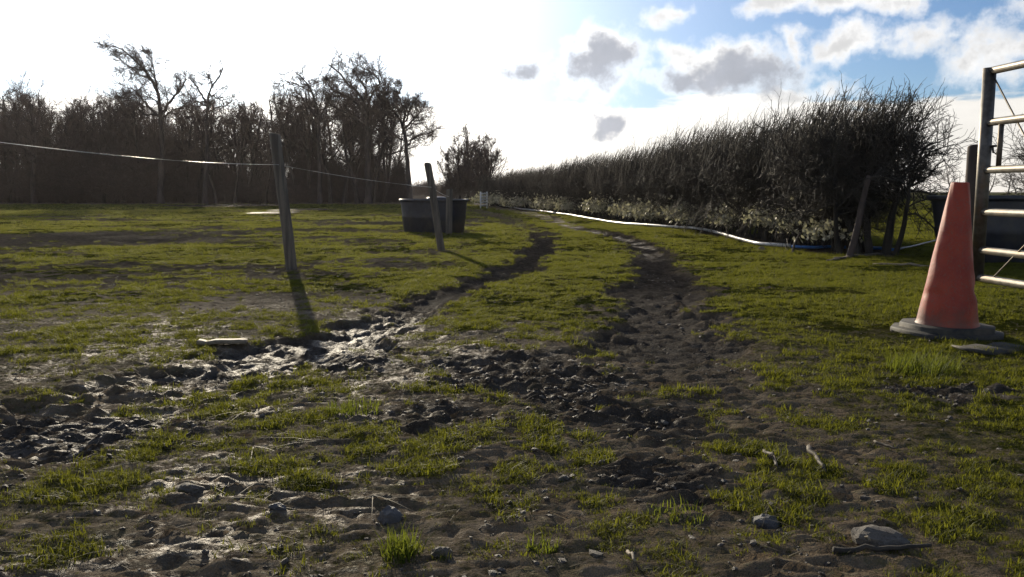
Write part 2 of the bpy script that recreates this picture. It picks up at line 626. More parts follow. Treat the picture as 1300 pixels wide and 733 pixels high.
def leaf_material(name, dark, light, trans, tint_attr='tint', gloss=.6, split=.45):
    m, t, b = new_mat(name)
    out = next(n for n in t.n if n.type == 'OUTPUT_MATERIAL')
    ti = t.attr(tint_attr, 'INSTANCER')
    col = t.mix(ti, c4(*dark), c4(*light))
    t.put(b.inputs['Base Color'], col)
    b.inputs['Roughness'].default_value = gloss
    b.inputs['Specular IOR Level'].default_value = .12
    tr = t.node('ShaderNodeBsdfTranslucent')
    t.put(tr.inputs['Color'], t.mix(ti, c4(*[v * .7 for v in trans]), c4(*trans)))
    mx = t.node('ShaderNodeMixShader')
    mx.inputs[0].default_value = split
    t.l.new(b.outputs[0], mx.inputs[1])
    t.l.new(tr.outputs[0], mx.inputs[2])
    t.l.new(mx.outputs[0], out.inputs[0])
    return m


M_GROUND = ground_material()
M_GRASS = leaf_material('grass_blade', (.044, .058, .009), (.122, .126, .018), (.255, .262, .024), split=.48)
M_STRAW = leaf_material('dead_grass', (.10, .08, .045), (.24, .20, .115), (.16, .13, .07), split=.25)
M_CLOD = mottled('earth_clod', (.045, .036, .028), (.13, .10, .07), 22, .62, .7, .01)
M_STONE = mottled('field_stone', (.080, .068, .052), (.150, .130, .102), 26, .75, .6, .006, dirt=(.055, .043, .03))
M_DARKSTONE = mottled('dark_stone', (.055, .053, .052), (.12, .115, .11), 30, .6, .6, .006)
M_BARK = mottled('tree_bark', (.042, .030, .024), (.085, .062, .050), 3.5, .9, .5, .02, (1, 1, .25))
M_TWIG = mottled('tree_twig', (.055, .038, .031), (.098, .068, .056), 1.5, .85, 0, .002)
M_HEDGE = mottled('hedge_twig', (.020, .017, .012), (.054, .044, .030), 2.2, .75, 0, .002)
M_HEDGE_DARK = mottled('hedge_stem', (.022, .019, .015), (.05, .042, .031), 9, .9, .5, .01, (1, 1, .3))
M_POST = mottled('weathered_post', (.075, .063, .048), (.160, .138, .105), 24, .85, .7, .006, (1, 1, .07))
M_PALEWOOD = mottled('pale_wood', (.13, .105, .068), (.24, .195, .13), 20, .75, .4, .003, (1, 6, 1))
M_STICK = mottled('bare_stick', (.050, .039, .027), (.105, .082, .056), 30, .75, .4, .003)
M_PLASTIC = mottled('black_plastic', (.010, .012, .018), (.020, .024, .034), 9, .42, .15, .003, dirt=(.040, .036, .032))
M_GALV = mottled('galvanised_steel', (.10, .092, .080), (.17, .158, .138), 18, .55, .12, .002, metal=.8, dirt=(.15, .11, .07))
M_PIPE = mottled('white_pipe', (.50, .48, .44), (.68, .66, .62), 14, .35, .1, .002, dirt=(.38, .34, .27))
M_BLUE = mottled('blue_pipe', (.02, .11, .34), (.03, .16, .45), 14, .4, .1, .002)
M_WHITE = mottled('white_paint', (.66, .65, .60), (.80, .79, .75), 10, .6, .2, .003)
M_TAPE = mottled('white_tape', (.32, .32, .31), (.50, .50, .48), 60, .4, .2, .001)
M_RUBBER = mottled('cone_base_rubber', (.018, .017, .014), (.046, .043, .032), 16, .75, .5, .006, dirt=(.075, .062, .042))

# red cone plastic, scuffed and muddy
M_CONE, t, b = new_mat('cone_plastic')
tcn = t.node('ShaderNodeTexCoord')
O = tcn.outputs['Object']
n_a = t.noise(O, 5.5, 6, .62)
n_b = t.noise(t.vec('MULTIPLY', O, (14, 14, 3)), 2.4, 6, .7)
n_c = t.noise(O, 60, 4, .65)
col = t.mix(t.smooth(n_a, .35, .66), c4(.27, .022, .007), c4(.37, .042, .011))
col = t.mix(t.smooth(n_b, .56, .80), col, c4(.38, .10, .055))
col = t.mix(t.math('MULTIPLY', t.smooth(n_c, .48, .68), .65), col, c4(.20, .075, .045))
sp = t.node('ShaderNodeSeparateXYZ')
t.put(sp.inputs[0], O)
low = t.smooth(t.math('ADD', sp.outputs[2], t.math('MULTIPLY', t.math('SUBTRACT', n_a, .5), .45)), .24, .05)
col = t.mix(t.math('MULTIPLY', low, .7), col, c4(.12, .06, .035))
t.put(b.inputs['Base Color'], col)
t.put(b.inputs['Roughness'], t.math('ADD', .42, t.math('MULTIPLY', n_b, .3)))
bump(t, b, t.math('ADD', n_a, t.math('MULTIPLY', n_c, .3)), .25, .012)

M_WATER, t, b = new_mat('standing_water')
b.inputs['Base Color'].default_value = c4(.022, .020, .016)
b.inputs['Roughness'].default_value = .09
nw = t.noise(t.node('ShaderNodeTexCoord').outputs['Object'], 5, 3, .5)
bump(t, b, nw, .12, .01)


# ------------------------------------------------------------------ ground sheet
def spread(lo_step, flat, growth, end, growth_far=.035, far_at=30.):
    v = [0.0]
    while v[-1] < end:
        s = lo_step if v[-1] < flat else lo_step + (v[-1] - flat) * (growth if v[-1] < far_at else growth_far)
        v.append(v[-1] + s)
    return np.array(v)


xs = spread(.022, 1.4, .0135, 700)
xs = np.concatenate([-xs[:0:-1], xs])
ys0 = spread(.014, 2.0, .0092, 900)
ys = 1.5 + ys0
ys = np.concatenate([np.array([-700, -300, -120, -50, -20, -8, -3, -1, 0, .6, 1.1, 1.35]), ys])
XX, YY = np.meshgrid(xs, ys)
mk = masks(XX, YY)
ZZ = height(XX, YY, mk)
nx, ny = len(xs), len(ys)
idx = np.arange(nx * ny).reshape(ny, nx)
quads = np.stack([idx[:-1, :-1], idx[:-1, 1:], idx[1:, 1:], idx[1:, :-1]], -1).reshape(-1, 4)
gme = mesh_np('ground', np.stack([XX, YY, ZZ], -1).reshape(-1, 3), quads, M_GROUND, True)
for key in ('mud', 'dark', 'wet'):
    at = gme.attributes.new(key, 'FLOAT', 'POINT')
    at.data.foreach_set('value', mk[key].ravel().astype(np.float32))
ground = link('ground', gme)
tag(ground, kind='structure')


# puddles: level sheets lying in the hollows
def puddle(c, rx, ry, zs, seed):
    g = np.random.default_rng(seed)
    a = G(*c)
    wx = rx / F_PX * a[1]
    y0, y1 = G(c[0], c[1] + ry)[1], G(c[0], c[1] - ry)[1]
    t = np.linspace(0, 2 * math.pi, 48, endpoint=False)
    k = 1.2 * (1 + .10 * np.sin(3 * t + g.uniform(0, 6)) + .07 * np.sin(5 * t + g.uniform(0, 6)) + .05 * np.sin(9 * t))
    V = np.stack([a[0] + wx * k * np.cos(t), (y0 + y1) / 2 + (y1 - y0) / 2 * k * np.sin(t), np.full(48, zs)], 1)
    V = np.concatenate([V, [[a[0], (y0 + y1) / 2, zs]]])
    mb = MB()
    mb.add(V, None, [(i, (i + 1) % 48, 48) for i in range(48)])
    tag(link('puddle', mb.mesh('puddle', M_WATER)), kind='structure')


for i, (c, rx, ry) in enumerate(PUDDLES):
    puddle(c, rx, ry, PUDDLE_Z + .025, i)
c = G(664, 283)
puddle((664, 283), 7, 4, gz(*c) + .012, 9)


# ------------------------------------------------------------------ scatter (grass, straw, clods)
def scatter_group(name, coll):
    ng = bpy.data.node_groups.new(name, 'GeometryNodeTree')
    ng.interface.new_socket('Geometry', in_out='INPUT', socket_type='NodeSocketGeometry')
    ng.interface.new_socket('Geometry', in_out='OUTPUT', socket_type='NodeSocketGeometry')
    gi = ng.nodes.new('NodeGroupInput')
    go = ng.nodes.new('NodeGroupOutput')
    ip = ng.nodes.new('GeometryNodeInstanceOnPoints')
    ci = ng.nodes.new('GeometryNodeCollectionInfo')
    ci.inputs['Collection'].default_value = coll
    ci.inputs['Separate Children'].default_value = True
    ci.inputs['Reset Children'].default_value = True

    def na(nm, typ):
        n = ng.nodes.new('GeometryNodeInputNamedAttribute')
        n.data_type = typ
        n.inputs['Name'].default_value = nm
        return n.outputs['Attribute']
    ng.links.new(gi.outputs[0], ip.inputs['Points'])
    ng.links.new(ci.outputs[0], ip.inputs['Instance'])
    ip.inputs['Pick Instance'].default_value = True
    ng.links.new(na('pick', 'INT'), ip.inputs['Instance Index'])
    ng.links.new(na('rot', 'FLOAT_VECTOR'), ip.inputs['Rotation'])
    ng.links.new(na('size', 'FLOAT_VECTOR'), ip.inputs['Scale'])
    ng.links.new(ip.outputs[0], go.inputs[0])
    return ng


def scatter(name, meshes, P, rot, size, tint, label, cat, rng):
    coll = bpy.data.collections.new(name + '_sources')
    for i, me in enumerate(meshes):
        coll.objects.link(bpy.data.objects.new('%s_source_%02d' % (name, i), me))
    me = bpy.data.meshes.new(name)
    n = len(P)
    me.vertices.add(n)
    me.vertices.foreach_set('co', np.asarray(P, dtype=np.float32).ravel())
    me.attributes.new('pick', 'INT', 'POINT').data.foreach_set('value', rng.integers(0, len(meshes), n).astype(np.int32))
    me.attributes.new('rot', 'FLOAT_VECTOR', 'POINT').data.foreach_set('vector', np.asarray(rot, dtype=np.float32).ravel())
    me.attributes.new('size', 'FLOAT_VECTOR', 'POINT').data.foreach_set('vector', np.asarray(size, dtype=np.float32).ravel())
    me.attributes.new('tint', 'FLOAT', 'POINT').data.foreach_set('value', np.asarray(tint, dtype=np.float32))
    o = link(name, me)
    md = o.modifiers.new('scatter', 'NODES')
    md.node_group = scatter_group(name + '_scatter', coll)
    tag(o, label, cat, kind='stuff')
    return o


def blades(rng, n, rad, h, wd, lean, mat, name):
    """a tuft of n narrow bent blades"""
    a = rng.uniform(0, 6.283, n)
    r = rad * np.sqrt(rng.uniform(0, 1, n))
    bx, by = r * np.cos(a), r * np.sin(a)
    ph = rng.uniform(0, 6.283, n)
    hh = h * rng.uniform(.45, 1.15, n)
    ln = lean * rng.uniform(.2, 1.2, n)
    dx, dy = np.cos(ph), np.sin(ph)
    tx, ty = -dy, dx
    V = []
    for s, ws in ((0, 1.0), (.55, .8), (1.0, .05)):
        off = hh * ln * s ** 1.8
        z = hh * s * (1 - .25 * ln * s)
        cx, cy = bx + dx * off, by + dy * off
        wv = wd * ws * .5
        V.append(np.stack([cx - tx * wv, cy - ty * wv, z], 1))
        V.append(np.stack([cx + tx * wv, cy + ty * wv, z], 1))
    V = np.stack(V, 1).reshape(-1, 3)
    b0 = np.arange(n) * 6
    Q = np.concatenate([np.stack([b0, b0 + 1, b0 + 3, b0 + 2], 1), np.stack([b0 + 2, b0 + 3, b0 + 5, b0 + 4], 1)])
    return mesh_np(name, V, Q, mat)


rng = np.random.default_rng(12)


def sector(n, d0, d1, half=R(40)):
    u = rng.uniform(0, 1, n)
    d = np.sqrt(d0 * d0 + (d1 * d1 - d0 * d0) * u)
    a = rng.uniform(-half, half, n)
    return d * np.sin(a), d * np.cos(a)


def thing_scatter_grass():
    XS, YS, SC, TN = [], [], [], []
    for d0, d1, n, s in ((1.7, 4.0, 40000, .55), (4.0, 7.5, 70000, .60), (7.5, 14, 110000, .78), (14, 28, 100000, 1.15), (28, 50, 70000, 1.7), (50, 95, 42000, 2.4)):
        x, y = sector(n, d0, d1)
        m = masks(x, y)
        dens = 1 - m['mud']
        patch = fbm(x, y, 1.3, 3, 131)
        clump = fbm(x, y, 7.0, 2, 137)
        keep = rng.uniform(0, 1, n) < np.clip(dens ** 1.3 * (.25 + 1.5 * sstep(patch, .3, .65)) * (.25 + 1.3 * sstep(clump, .35, .6)), 0, 1)
        keep &= ~((m['mud'] > .8))
        keep &= np.hypot(x - 3.1, (y - 5.95)) > .40
        keep |= (rng.uniform(0, 1, n) < .8 * sstep(clump, .45, .65) * sstep(patch, .35, .6)) & (m['dark'] < .35)
        x, y, patch, clump = x[keep], y[keep], patch[keep], clump[keep]
        fg = sstep(y, 7.5, 5.5)
        XS.append(x)
        YS.append(y)
        fine = rng.uniform(0, 1, len(x)) < .45 * sstep(y, 9, 6)
        SC.append(np.where(fine, .5, .92) * s * rng.uniform(.55, 1.25, len(x)) * (.45 + .7 * patch + fg * .55 * sstep(clump, .5, .75)))
        TN.append(np.clip(rng.normal(.30, .22, len(x)) + (patch - .5) * .9 + .10 * sstep(y, 4.5, 8) + .22 * sstep(y, 9, 40), 0, 1))  # near tufts tinted darker, painting in lens vignetting; far ones lighter
    x, y, s, tn = map(np.concatenate, (XS, YS, SC, TN))
    z = height(x, y) - .004
    n = len(x)
    rot = np.stack([rng.normal(0, .14, n), rng.normal(0, .14, n), rng.uniform(0, 6.283, n)], 1)
    size = np.stack([s * 1.1, s * 1.1, np.minimum(s, s ** .35) * rng.uniform(.6, 1.1, n)], 1)
    srcs = [blades(rng, 26, .055, .050, .0042, .9, M_GRASS, 'tuft_a'), blades(rng, 20, .05, .065, .0040, 1.1, M_GRASS, 'tuft_b'),
            blades(rng, 30, .06, .038, .0046, .8, M_GRASS, 'tuft_c'), blades(rng, 16, .045, .080, .0038, 1.3, M_GRASS, 'tuft_d'),
            blades(rng, 28, .065, .045, .0044, 1.3, M_GRASS, 'tuft_e')]
    scatter('grass', srcs, np.stack([x, y, z], 1), rot, size, tn, 'short green grass growing over the field and beside the ruts', 'grass', rng)
    print('grass tufts', n)


thing_scatter_grass()


def lump(rng, n_u=7, n_v=5, rough=.35, flat=.6, mat=None, name='lump', sub=1):
    """irregular angular stone or clod of unit radius"""
    import bmesh
    bm = bmesh.new()
    bmesh.ops.create_icosphere(bm, subdivisions=sub, radius=1)
    dirs = rng.normal(0, 1, (7, 3))
    dirs /= np.linalg.norm(dirs, axis=1)[:, None]
    cut = rng.uniform(.55, .95, 7)
    for v in bm.verts:
        p = np.array(v.co)
        k = 1.0
        for d, c in zip(dirs, cut):
            q = p @ d
            if q > c:
                k = min(k, c / q)
        p = p * k * (1 + rng.normal(0, rough * .22))
        v.co = (p[0], p[1], p[2] * flat)
    me = bpy.data.meshes.new(name)
    bm.to_mesh(me)
    bm.free()
    me.materials.append(mat)
    return me


# loose clods lying on the mud
x, y = sector(60000, 1.7, 11)
x2, y2 = sector(26000, 1.7, 5)
x, y = np.concatenate([x, x2]), np.concatenate([y, y2])
m = masks(x, y)
cl = fbm(x, y, 3.0, 3, 171)
keep = rng.uniform(0, 1, len(x)) < (m['mud'] * (.02 + .07 * m['churn'] + .12 * sstep(cl, .5, .65)) + .004)
x, y = x[keep], y[keep]
ch = m['churn'][keep]
n = len(x)
s = .005 + .010 * rng.uniform(0, 1, n) ** 3 + .010 * ch * rng.uniform(0, 1, n) ** 3
scatter('mud_clods', [lump(rng, rough=.6, flat=.6, mat=M_CLOD, name='clod_%d' % i) for i in range(6)],
        np.stack([x, y, height(x, y) + s * .1], 1), np.stack([rng.normal(0, .3, n), rng.normal(0, .3, n), rng.uniform(0, 6.28, n)], 1),
        np.stack([s * rng.uniform(.8, 1.6, n), s, s], 1), rng.uniform(0, 1, n), 'loose dark clods of mud strewn over the trodden gateway', 'mud', rng)
# small pale stones trodden into the mud
x, y = sector(9000, 1.7, 8)
m = masks(x, y)
keep = rng.uniform(0, 1, len(x)) < m['mud'] * .05
x, y = x[keep], y[keep]
n = len(x)
s = .005 + .018 * rng.uniform(0, 1, n) ** 4
scatter('gravel', [lump(rng, rough=.4, flat=.55, mat=M_STONE, name='pebble_%d' % i) for i in range(5)],
        np.stack([x, y, height(x, y) + s * .15], 1), np.stack([rng.normal(0, .2, n), rng.normal(0, .2, n), rng.uniform(0, 6.28, n)], 1),
        np.stack([s * rng.uniform(.9, 1.7, n), s, s], 1), rng.uniform(0, 1, n), 'small pale stones trodden into the mud of the gateway', 'gravel', rng)
# dead stalks and straw
x, y = sector(11000, 1.7, 16)
m = masks(x, y)
keep = rng.uniform(0, 1, len(x)) < .20 * (1 - m['dark'])
x, y = x[keep], y[keep]
n = len(x)
s = rng.uniform(.3, .75, n)
scatter('dead_stalks', [blades(rng, 3, .05, .11, .0034, 3.2, M_STRAW, 'stalk_a'), blades(rng, 2, .03, .09, .0036, 3.8, M_STRAW, 'stalk_b')],
        np.stack([x, y, height(x, y) + .004], 1), np.stack([np.zeros(n), np.zeros(n), rng.uniform(0, 6.28, n)], 1),
        np.stack([s, s, s * .5], 1), rng.uniform(0, 1, n), 'bleached dead stalks lying in the grass and mud', 'dead grass', rng)


# ------------------------------------------------------------------ woody plants
def unit(v):
    return v / (np.linalg.norm(v, axis=-1, keepdims=True) + 1e-9)


def grow(rng, start, d, L, r0, r1, n, wander=.2, up=.0, wind=(0, 0, 0)):
    m = len(start)
    P = np.zeros((m, n, 3))
    P[:, 0] = start
    d = unit(d)
    wind = np.asarray(wind, dtype=float)
    for i in range(1, n):
        d = unit(d + rng.normal(0, wander, (m, 3)) + np.array([0, 0, up]) + wind)
        P[:, i] = P[:, i - 1] + d * (L / (n - 1))[:, None]
    t = np.linspace(0, 1, n)[None]
    Rr = r0[:, None] * (1 - t) + r1[:, None] * t
    return P, Rr


def children(rng, P, Rr, L, k, t0, t1, ang, ang_sd, ratio, rfac, n, wander, up, wind, r_min, fall=.5, lsd=.25, bias=None):
    m, pn, _ = P.shape
    t = t0 + (t1 - t0) * (np.arange(k)[None] + rng.uniform(0, 1, (m, k))) / k
    f = t * (pn - 1)
    i0 = np.clip(f.astype(int), 0, pn - 2)
    fr = (f - i0)[..., None]
    ar = np.arange(m)[:, None]
    A, B = P[ar, i0], P[ar, i0 + 1]
    pos = A * (1 - fr) + B * fr
    tan = unit(B - A)
    rad = Rr[ar, i0] * (1 - fr[..., 0]) + Rr[ar, i0 + 1] * fr[..., 0]
    rv = rng.normal(0, 1, (m, k, 3))
    if bias is not None:
        rv = rv + np.asarray(bias)
    perp = unit(rv - (rv * tan).sum(-1, keepdims=True) * tan)
    a = np.clip(rng.normal(ang, ang_sd, (m, k)), .12, 2.2)[..., None]
    d = np.cos(a) * tan + np.sin(a) * perp
    ln = L[:, None] * ratio * (1 - fall * (t - t0) / max(t1 - t0, 1e-6)) * np.exp(rng.normal(0, lsd, (m, k)))
    r0 = np.maximum(rad * rfac, r_min)
    q = m * k
    Pc, Rc = grow(rng, pos.reshape(q, 3), d.reshape(q, 3), ln.reshape(q), r0.reshape(q), np.maximum(r0 * .35, r_min * .6).reshape(q), n, wander, up, wind)
    return Pc, Rc, ln.reshape(q)


def tubes(groups):
    """groups of (P (m,n,3), R (m,n), sides) -> vertices, quads"""
    VV, QQ, base = [], [], 0
    for P, Rr, k in groups:
        m, n, _ = P.shape
        t = unit(P[:, -1] - P[:, 0])
        ref = np.where(np.abs(t[:, 2:3]) < .85, np.array([[0, 0, 1.0]]), np.array([[1.0, 0, 0]]))
        u = unit(np.cross(t, ref))
        v = np.cross(t, u)
        a = np.linspace(0, 2 * math.pi, k, endpoint=False)
        off = np.cos(a)[None, :, None] * u[:, None] + np.sin(a)[None, :, None] * v[:, None]
        V = P[:, :, None, :] + Rr[:, :, None, None] * off[:, None]
        VV.append(V.reshape(-1, 3))
        ii = np.arange(m * n * k).reshape(m, n, k)
        jj = np.roll(ii, -1, axis=2)
        QQ.append(np.stack([ii[:, :-1], jj[:, :-1], jj[:, 1:], ii[:, 1:]], -1).reshape(-1, 4) + base)
        base += m * n * k
    return np.concatenate(VV), np.concatenate(QQ)


def bare_tree(seed, H, r, lean=(0, 0), wind=(0, 0, 0), first=.35, k1=13, k2=6, k3=6, k4=6, spread_a=.85, l1=.42, twig=.012, wander=.07, up1=.10, fork=0, bias=None):
    """returns the meshes of trunk (trunk and limbs) and crown (branches and twigs)"""
    g = np.random.default_rng(seed)
    d0 = np.array([[lean[0], lean[1], 1.0]])
    P0, R0 = grow(g, np.array([[0, 0, -.25]]), d0, np.array([H * .92]), np.array([r]), np.array([r * .22]), 12, wander, .05, np.array(wind) * .25)
    flare = np.array([1.5, 1.05] + [1] * 10)
    R0 = R0 * flare[None]
    L0 = np.array([H * .92])
    trunk = [(P0, R0, 9)]
    if fork:
        Pf, Rf, Lf = children(g, P0, R0, L0, fork, first * .8, min(first + .3, .8), .42, .1, .58, .72, 10, wander * 1.3, .07, np.array(wind) * .5, .04, fall=.2, bias=bias)
        trunk.append((Pf, Rf, 7))
    P1, R1, L1 = children(g, P0, R0, L0, k1, first, .99, spread_a, .22, l1, .52, 8, .16, up1, wind, .03, fall=.62, bias=bias)
    trunk.append((P1, R1, 5))
    sets = [(P1, R1, L1)]
    if fork:
        Pg, Rg, Lg = children(g, Pf, Rf, Lf, 7, .25, .99, .75, .2, .42, .5, 8, .16, up1, wind, .028, fall=.5, bias=bias)
        trunk.append((Pg, Rg, 5))
        sets.append((Pg, Rg, Lg))
    crown = []
    for P1, R1, L1 in sets:
        P2, R2, L2 = children(g, P1, R1, L1, k2, .22, 1.0, .72, .22, .46, .55, 6, .20, .07, wind, .018, fall=.45)
        crown.append((P2, R2, 4))
        P3, R3, L3 = children(g, P2, R2, L2, k3, .2, 1.0, .66, .25, .48, .6, 4, .20, .06, wind, twig, fall=.4)
        crown.append((P3, R3, 3))
        P4, R4, L4 = children(g, P3, R3, L3, k4, .15, 1.0, .62, .25, .62, .75, 3, .16, .05, wind, twig * .72, fall=.35)
        crown.append((P4, R4, 3))
    V, Q = tubes(trunk)
    tm = mesh_np('trunk', V, Q, M_BARK, True)
    V, Q = tubes(crown)
    cm = mesh_np('crown', V, Q, M_TWIG, False)
    return tm, cm


def plant(name, meshes, loc, rz, sc, label, cat='tree', group=None):
    root = empty(name, loc, (0, 0, rz))
    root.scale = sc if isinstance(sc, tuple) else (sc, sc, sc)
    link('trunk', meshes[0], root)
    link('crown', meshes[1], root)
    tag(root, label, cat, group)
    return root


WOOD_Y = 70.0
WG = 'bare trees of the wood on the left'


def at_px(px, Y):
    x = (px - CX) / F_PX * Y
    return (x, Y, gz(x, Y))


def top_h(py, Y):
    return CAM_H + (HORIZON - py) / F_PX * Y


# trees of the wood that stand out
def limb_tree(seed, base_px, Y, limbs, off, zoom, k1=9, k2=7, k3=6, k4=4, twig=.0095, l1=1.5, up=.03, wind=(0, 0, 0)):
    """tree whose trunk and main limbs follow the given outlines (each limb wanders in depth), with branches grown on them"""
    g = np.random.default_rng(seed)
    x0 = (base_px - CX) / F_PX * Y
    z0 = gz(x0, Y)
    Ps, Rs, Ls, dep = [], [], [], []
    for li, (pts, r0, r1) in enumerate(limbs):
        q = np.array([AT(off[0] + a / zoom, off[1] + b_ / zoom, Y) for a, b_ in pts])
        q = q - np.array([x0, Y, z0])
        if li == 0:
            q[0, 2] = -.25
        slope = g.uniform(-.5, .5) if li else .05
        dd = np.concatenate([[0], np.cumsum(np.linalg.norm(np.diff(q, axis=0), axis=1))])
        q[:, 1] = dd * slope
        if li:                                   # start on the trunk
            T = Ps[0]
            j = np.argmin(np.linalg.norm(T[:, [0, 2]] - q[0][[0, 2]], axis=1))
            q[:, 1] += T[j, 1]
        u = np.linspace(0, dd[-1], 14)
        P = np.stack([np.interp(u, dd, q[:, i]) for i in range(3)], 1)
        P[1:-1] += g.normal(0, .05, (12, 3))
        Ps.append(P)
        Rs.append(np.linspace(r0, r1, 14))
        Ls.append(dd[-1])
    P0, R0, L0 = np.stack(Ps), np.stack(Rs), np.array(Ls)
    R0[0, 0] *= 1.5
    trunk = [(P0, R0, 8)]
    Pt, Rt, Lt = children(g, P0[:1, 6:], R0[:1, 6:], np.array([l1]), k1, .1, 1, .8, .25, 1.1, .5, 8, .17, up, wind, .03, fall=.3)
    Pl, Rl, Ll = children(g, P0[1:], R0[1:], np.full(len(P0) - 1, l1), k1, .25, 1, .8, .25, .9, .55, 8, .17, up, wind, .026, fall=.4)
    P1, R1, L1 = np.concatenate([Pt, Pl]), np.concatenate([Rt, Rl]), np.concatenate([Lt, Ll])
    trunk.append((P1, R1, 5))
    P2, R2, L2 = children(g, P1, R1, L1, k2, .12, 1.0, .75, .25, .62, .6, 6, .20, up, wind, .017, fall=.4)
    P3, R3, L3 = children(g, P2, R2, L2, k3, .12, 1.0, .7, .25, .62, .65, 4, .20, up, wind, twig, fall=.35)
    P4, R4, L4 = children(g, P3, R3, L3, k4, .1, 1.0, .65, .25, .75, .75, 2, .18, up, wind, twig * .75, fall=.3)
    V, Q = tubes(trunk)
    tm = mesh_np('trunk', V, Q, M_BARK, True)
    V, Q = tubes([(P2, R2, 4), (P3, R3, 3), (P4, R4, 3)])
    return (tm, mesh_np('crown', V, Q, M_TWIG, False)), (x0, Y, z0)


Z1 = ((0, 30), 2.932)
Z2 = ((320, 50), 2.932)
for (seed, bpx, Y, (off, zoom), limbs, kw, lab) in (
    (5, 203.6, 69, Z1, [([(597, 660), (597, 380), (590, 320), (580, 260), (560, 215), (530, 170), (490, 130), (450, 95), (395, 72)], .27, .05),
                        ([(590, 335), (620, 285), (650, 240), (668, 200)], .13, .04), ([(585, 345), (540, 305), (500, 258), (465, 232)], .12, .04),
                        ([(577, 255), (572, 205), (560, 160), (550, 128)], .09, .03), ([(530, 170), (500, 165), (460, 152), (425, 135)], .08, .03),
                        ([(600, 345), (650, 312), (700, 300)], .09, .03), ([(575, 340), (525, 335), (480, 300), (440, 262)], .10, .03)],
     dict(wind=(-.07, 0, .01), l1=1.75, k2=8, k3=6), 'tallest tree in the wood with its crown swept over to the left'),
    (8, 261, 68.5, Z1, [([(765, 660), (765, 340), (765, 290), (775, 250), (790, 220), (812, 190), (822, 160)], .22, .05),
                        ([(765, 295), (742, 258), (722, 228), (696, 200)], .10, .035), ([(772, 262), (800, 272), (832, 288)], .08, .03),
                        ([(766, 325), (800, 312), (840, 300)], .08, .03), ([(765, 305), (730, 292), (690, 268)], .08, .03), ([(785, 228), (770, 200), (755, 175)], .06, .03)],
     dict(k1=6, k2=5, k3=5, k4=5, l1=1.2), 'thin gnarled tree standing just right of the tallest tree'),
    (21, 466.5, 69, Z2, [([(430, 605), (428, 350), (425, 270), (410, 225), (380, 190), (340, 150), (310, 110), (285, 95)], .28, .06),
                         ([(425, 262), (440, 215), (470, 180), (482, 155), (440, 120), (385, 100)], .13, .04), ([(412, 228), (422, 190), (402, 150), (368, 108)], .12, .04),
                         ([(428, 300), (460, 240), (490, 210), (502, 172)], .12, .04), ([(420, 285), (370, 222), (330, 200), (290, 180), (258, 138)], .13, .04),
                         ([(428, 320), (375, 290), (330, 262), (285, 240)], .10, .04)],
     dict(l1=1.75, k2=8, k3=6), 'broad domed bare tree, tallest near the right end of the wood'),
    (34, 520, 68, Z2, [([(588, 605), (578, 450), (570, 380), (560, 320), (532, 280), (502, 240), (480, 196)], .25, .05),
                       ([(562, 322), (566, 270), (550, 220), (528, 178)], .11, .035), ([(566, 332), (600, 292), (628, 262)], .10, .03),
                       ([(573, 402), (592, 370), (630, 348), (668, 352)], .11, .03), ([(562, 312), (590, 252), (604, 215)], .09, .03), ([(535, 285), (500, 285), (462, 265)], .08, .03)],
     dict(l1=1.4, k2=8, k3=7), 'bare tree with clear trunk and low right bough at the right end of the wood'),
    (13, 404, 68.5, Z2, [([(250, 605), (245, 350), (235, 250), (215, 190), (195, 155), (165, 125), (140, 110)], .20, .045),
                         ([(245, 300), (270, 222), (298, 180)], .09, .03), ([(218, 195), (180, 172), (140, 160), (105, 153)], .07, .025), ([(240, 290), (190, 240), (150, 210)], .09, .03)],
     dict(k1=7, k2=6, k3=5, k4=5, l1=1.2, wind=(-.03, 0, 0)), 'thin crooked tree leaning left beside the broad domed tree'),
):
    me_, loc_ = limb_tree(seed, bpx, Y, limbs, off, zoom, **kw)
    plant('bare_tree', me_, loc_, 0, 1.0, lab, group=WG)

kF = bare_tree(55, 9.4, .22, (0, 0), (.0, 0, .0), .36, 14, 7, 6, 6, .95, .42, .0085, .07, .06)
plant('bare_tree', kF, at_px(47, 70), 0, 1.0, 'round headed bare tree near the left end of the wood', group=WG)
kinds = [kF, bare_tree(61, 9.0, .17, (.02, 0), (-.02, 0, .0), .30, 16, 6, 6, 5, .8, .33, .0085, .07, .05),
         bare_tree(62, 8.6, .15, (-.03, 0), (.0, 0, .0), .28, 16, 6, 6, 5, .75, .31, .0085, .045, .08),
         bare_tree(63, 9.0, .18, (.0, 0), (.02, 0, .0), .50, 12, 6, 6, 5, .9, .36, .0085, .05, .05)]


def skyline(px):
    """height in the picture of the general top of the wood"""
    xs_ = [-140, -40, 20, 60, 95, 125, 160, 220, 260, 300, 340, 375, 410, 450, 490, 512]
    ys_ = [118, 128, 118, 116, 124, 112, 110, 128, 122, 130, 128, 116, 104, 102, 112, 140]
    return float(np.interp(px, xs_, ys_))




def wood_label(q, row):
    where = ('beyond its left end' if q < 0 else 'near its left end' if q < 95 else 'beneath the tallest tree' if q < 232 else
             'at the dip of its skyline' if q < 350 else 'beside the crooked leaning tree' if q < 425 else 'under the broad domed tree')
    return ('bare dark tree in the front row of the wood, ' if row == 0 else 'bare dark tree crowded deep inside the wood, ') + where


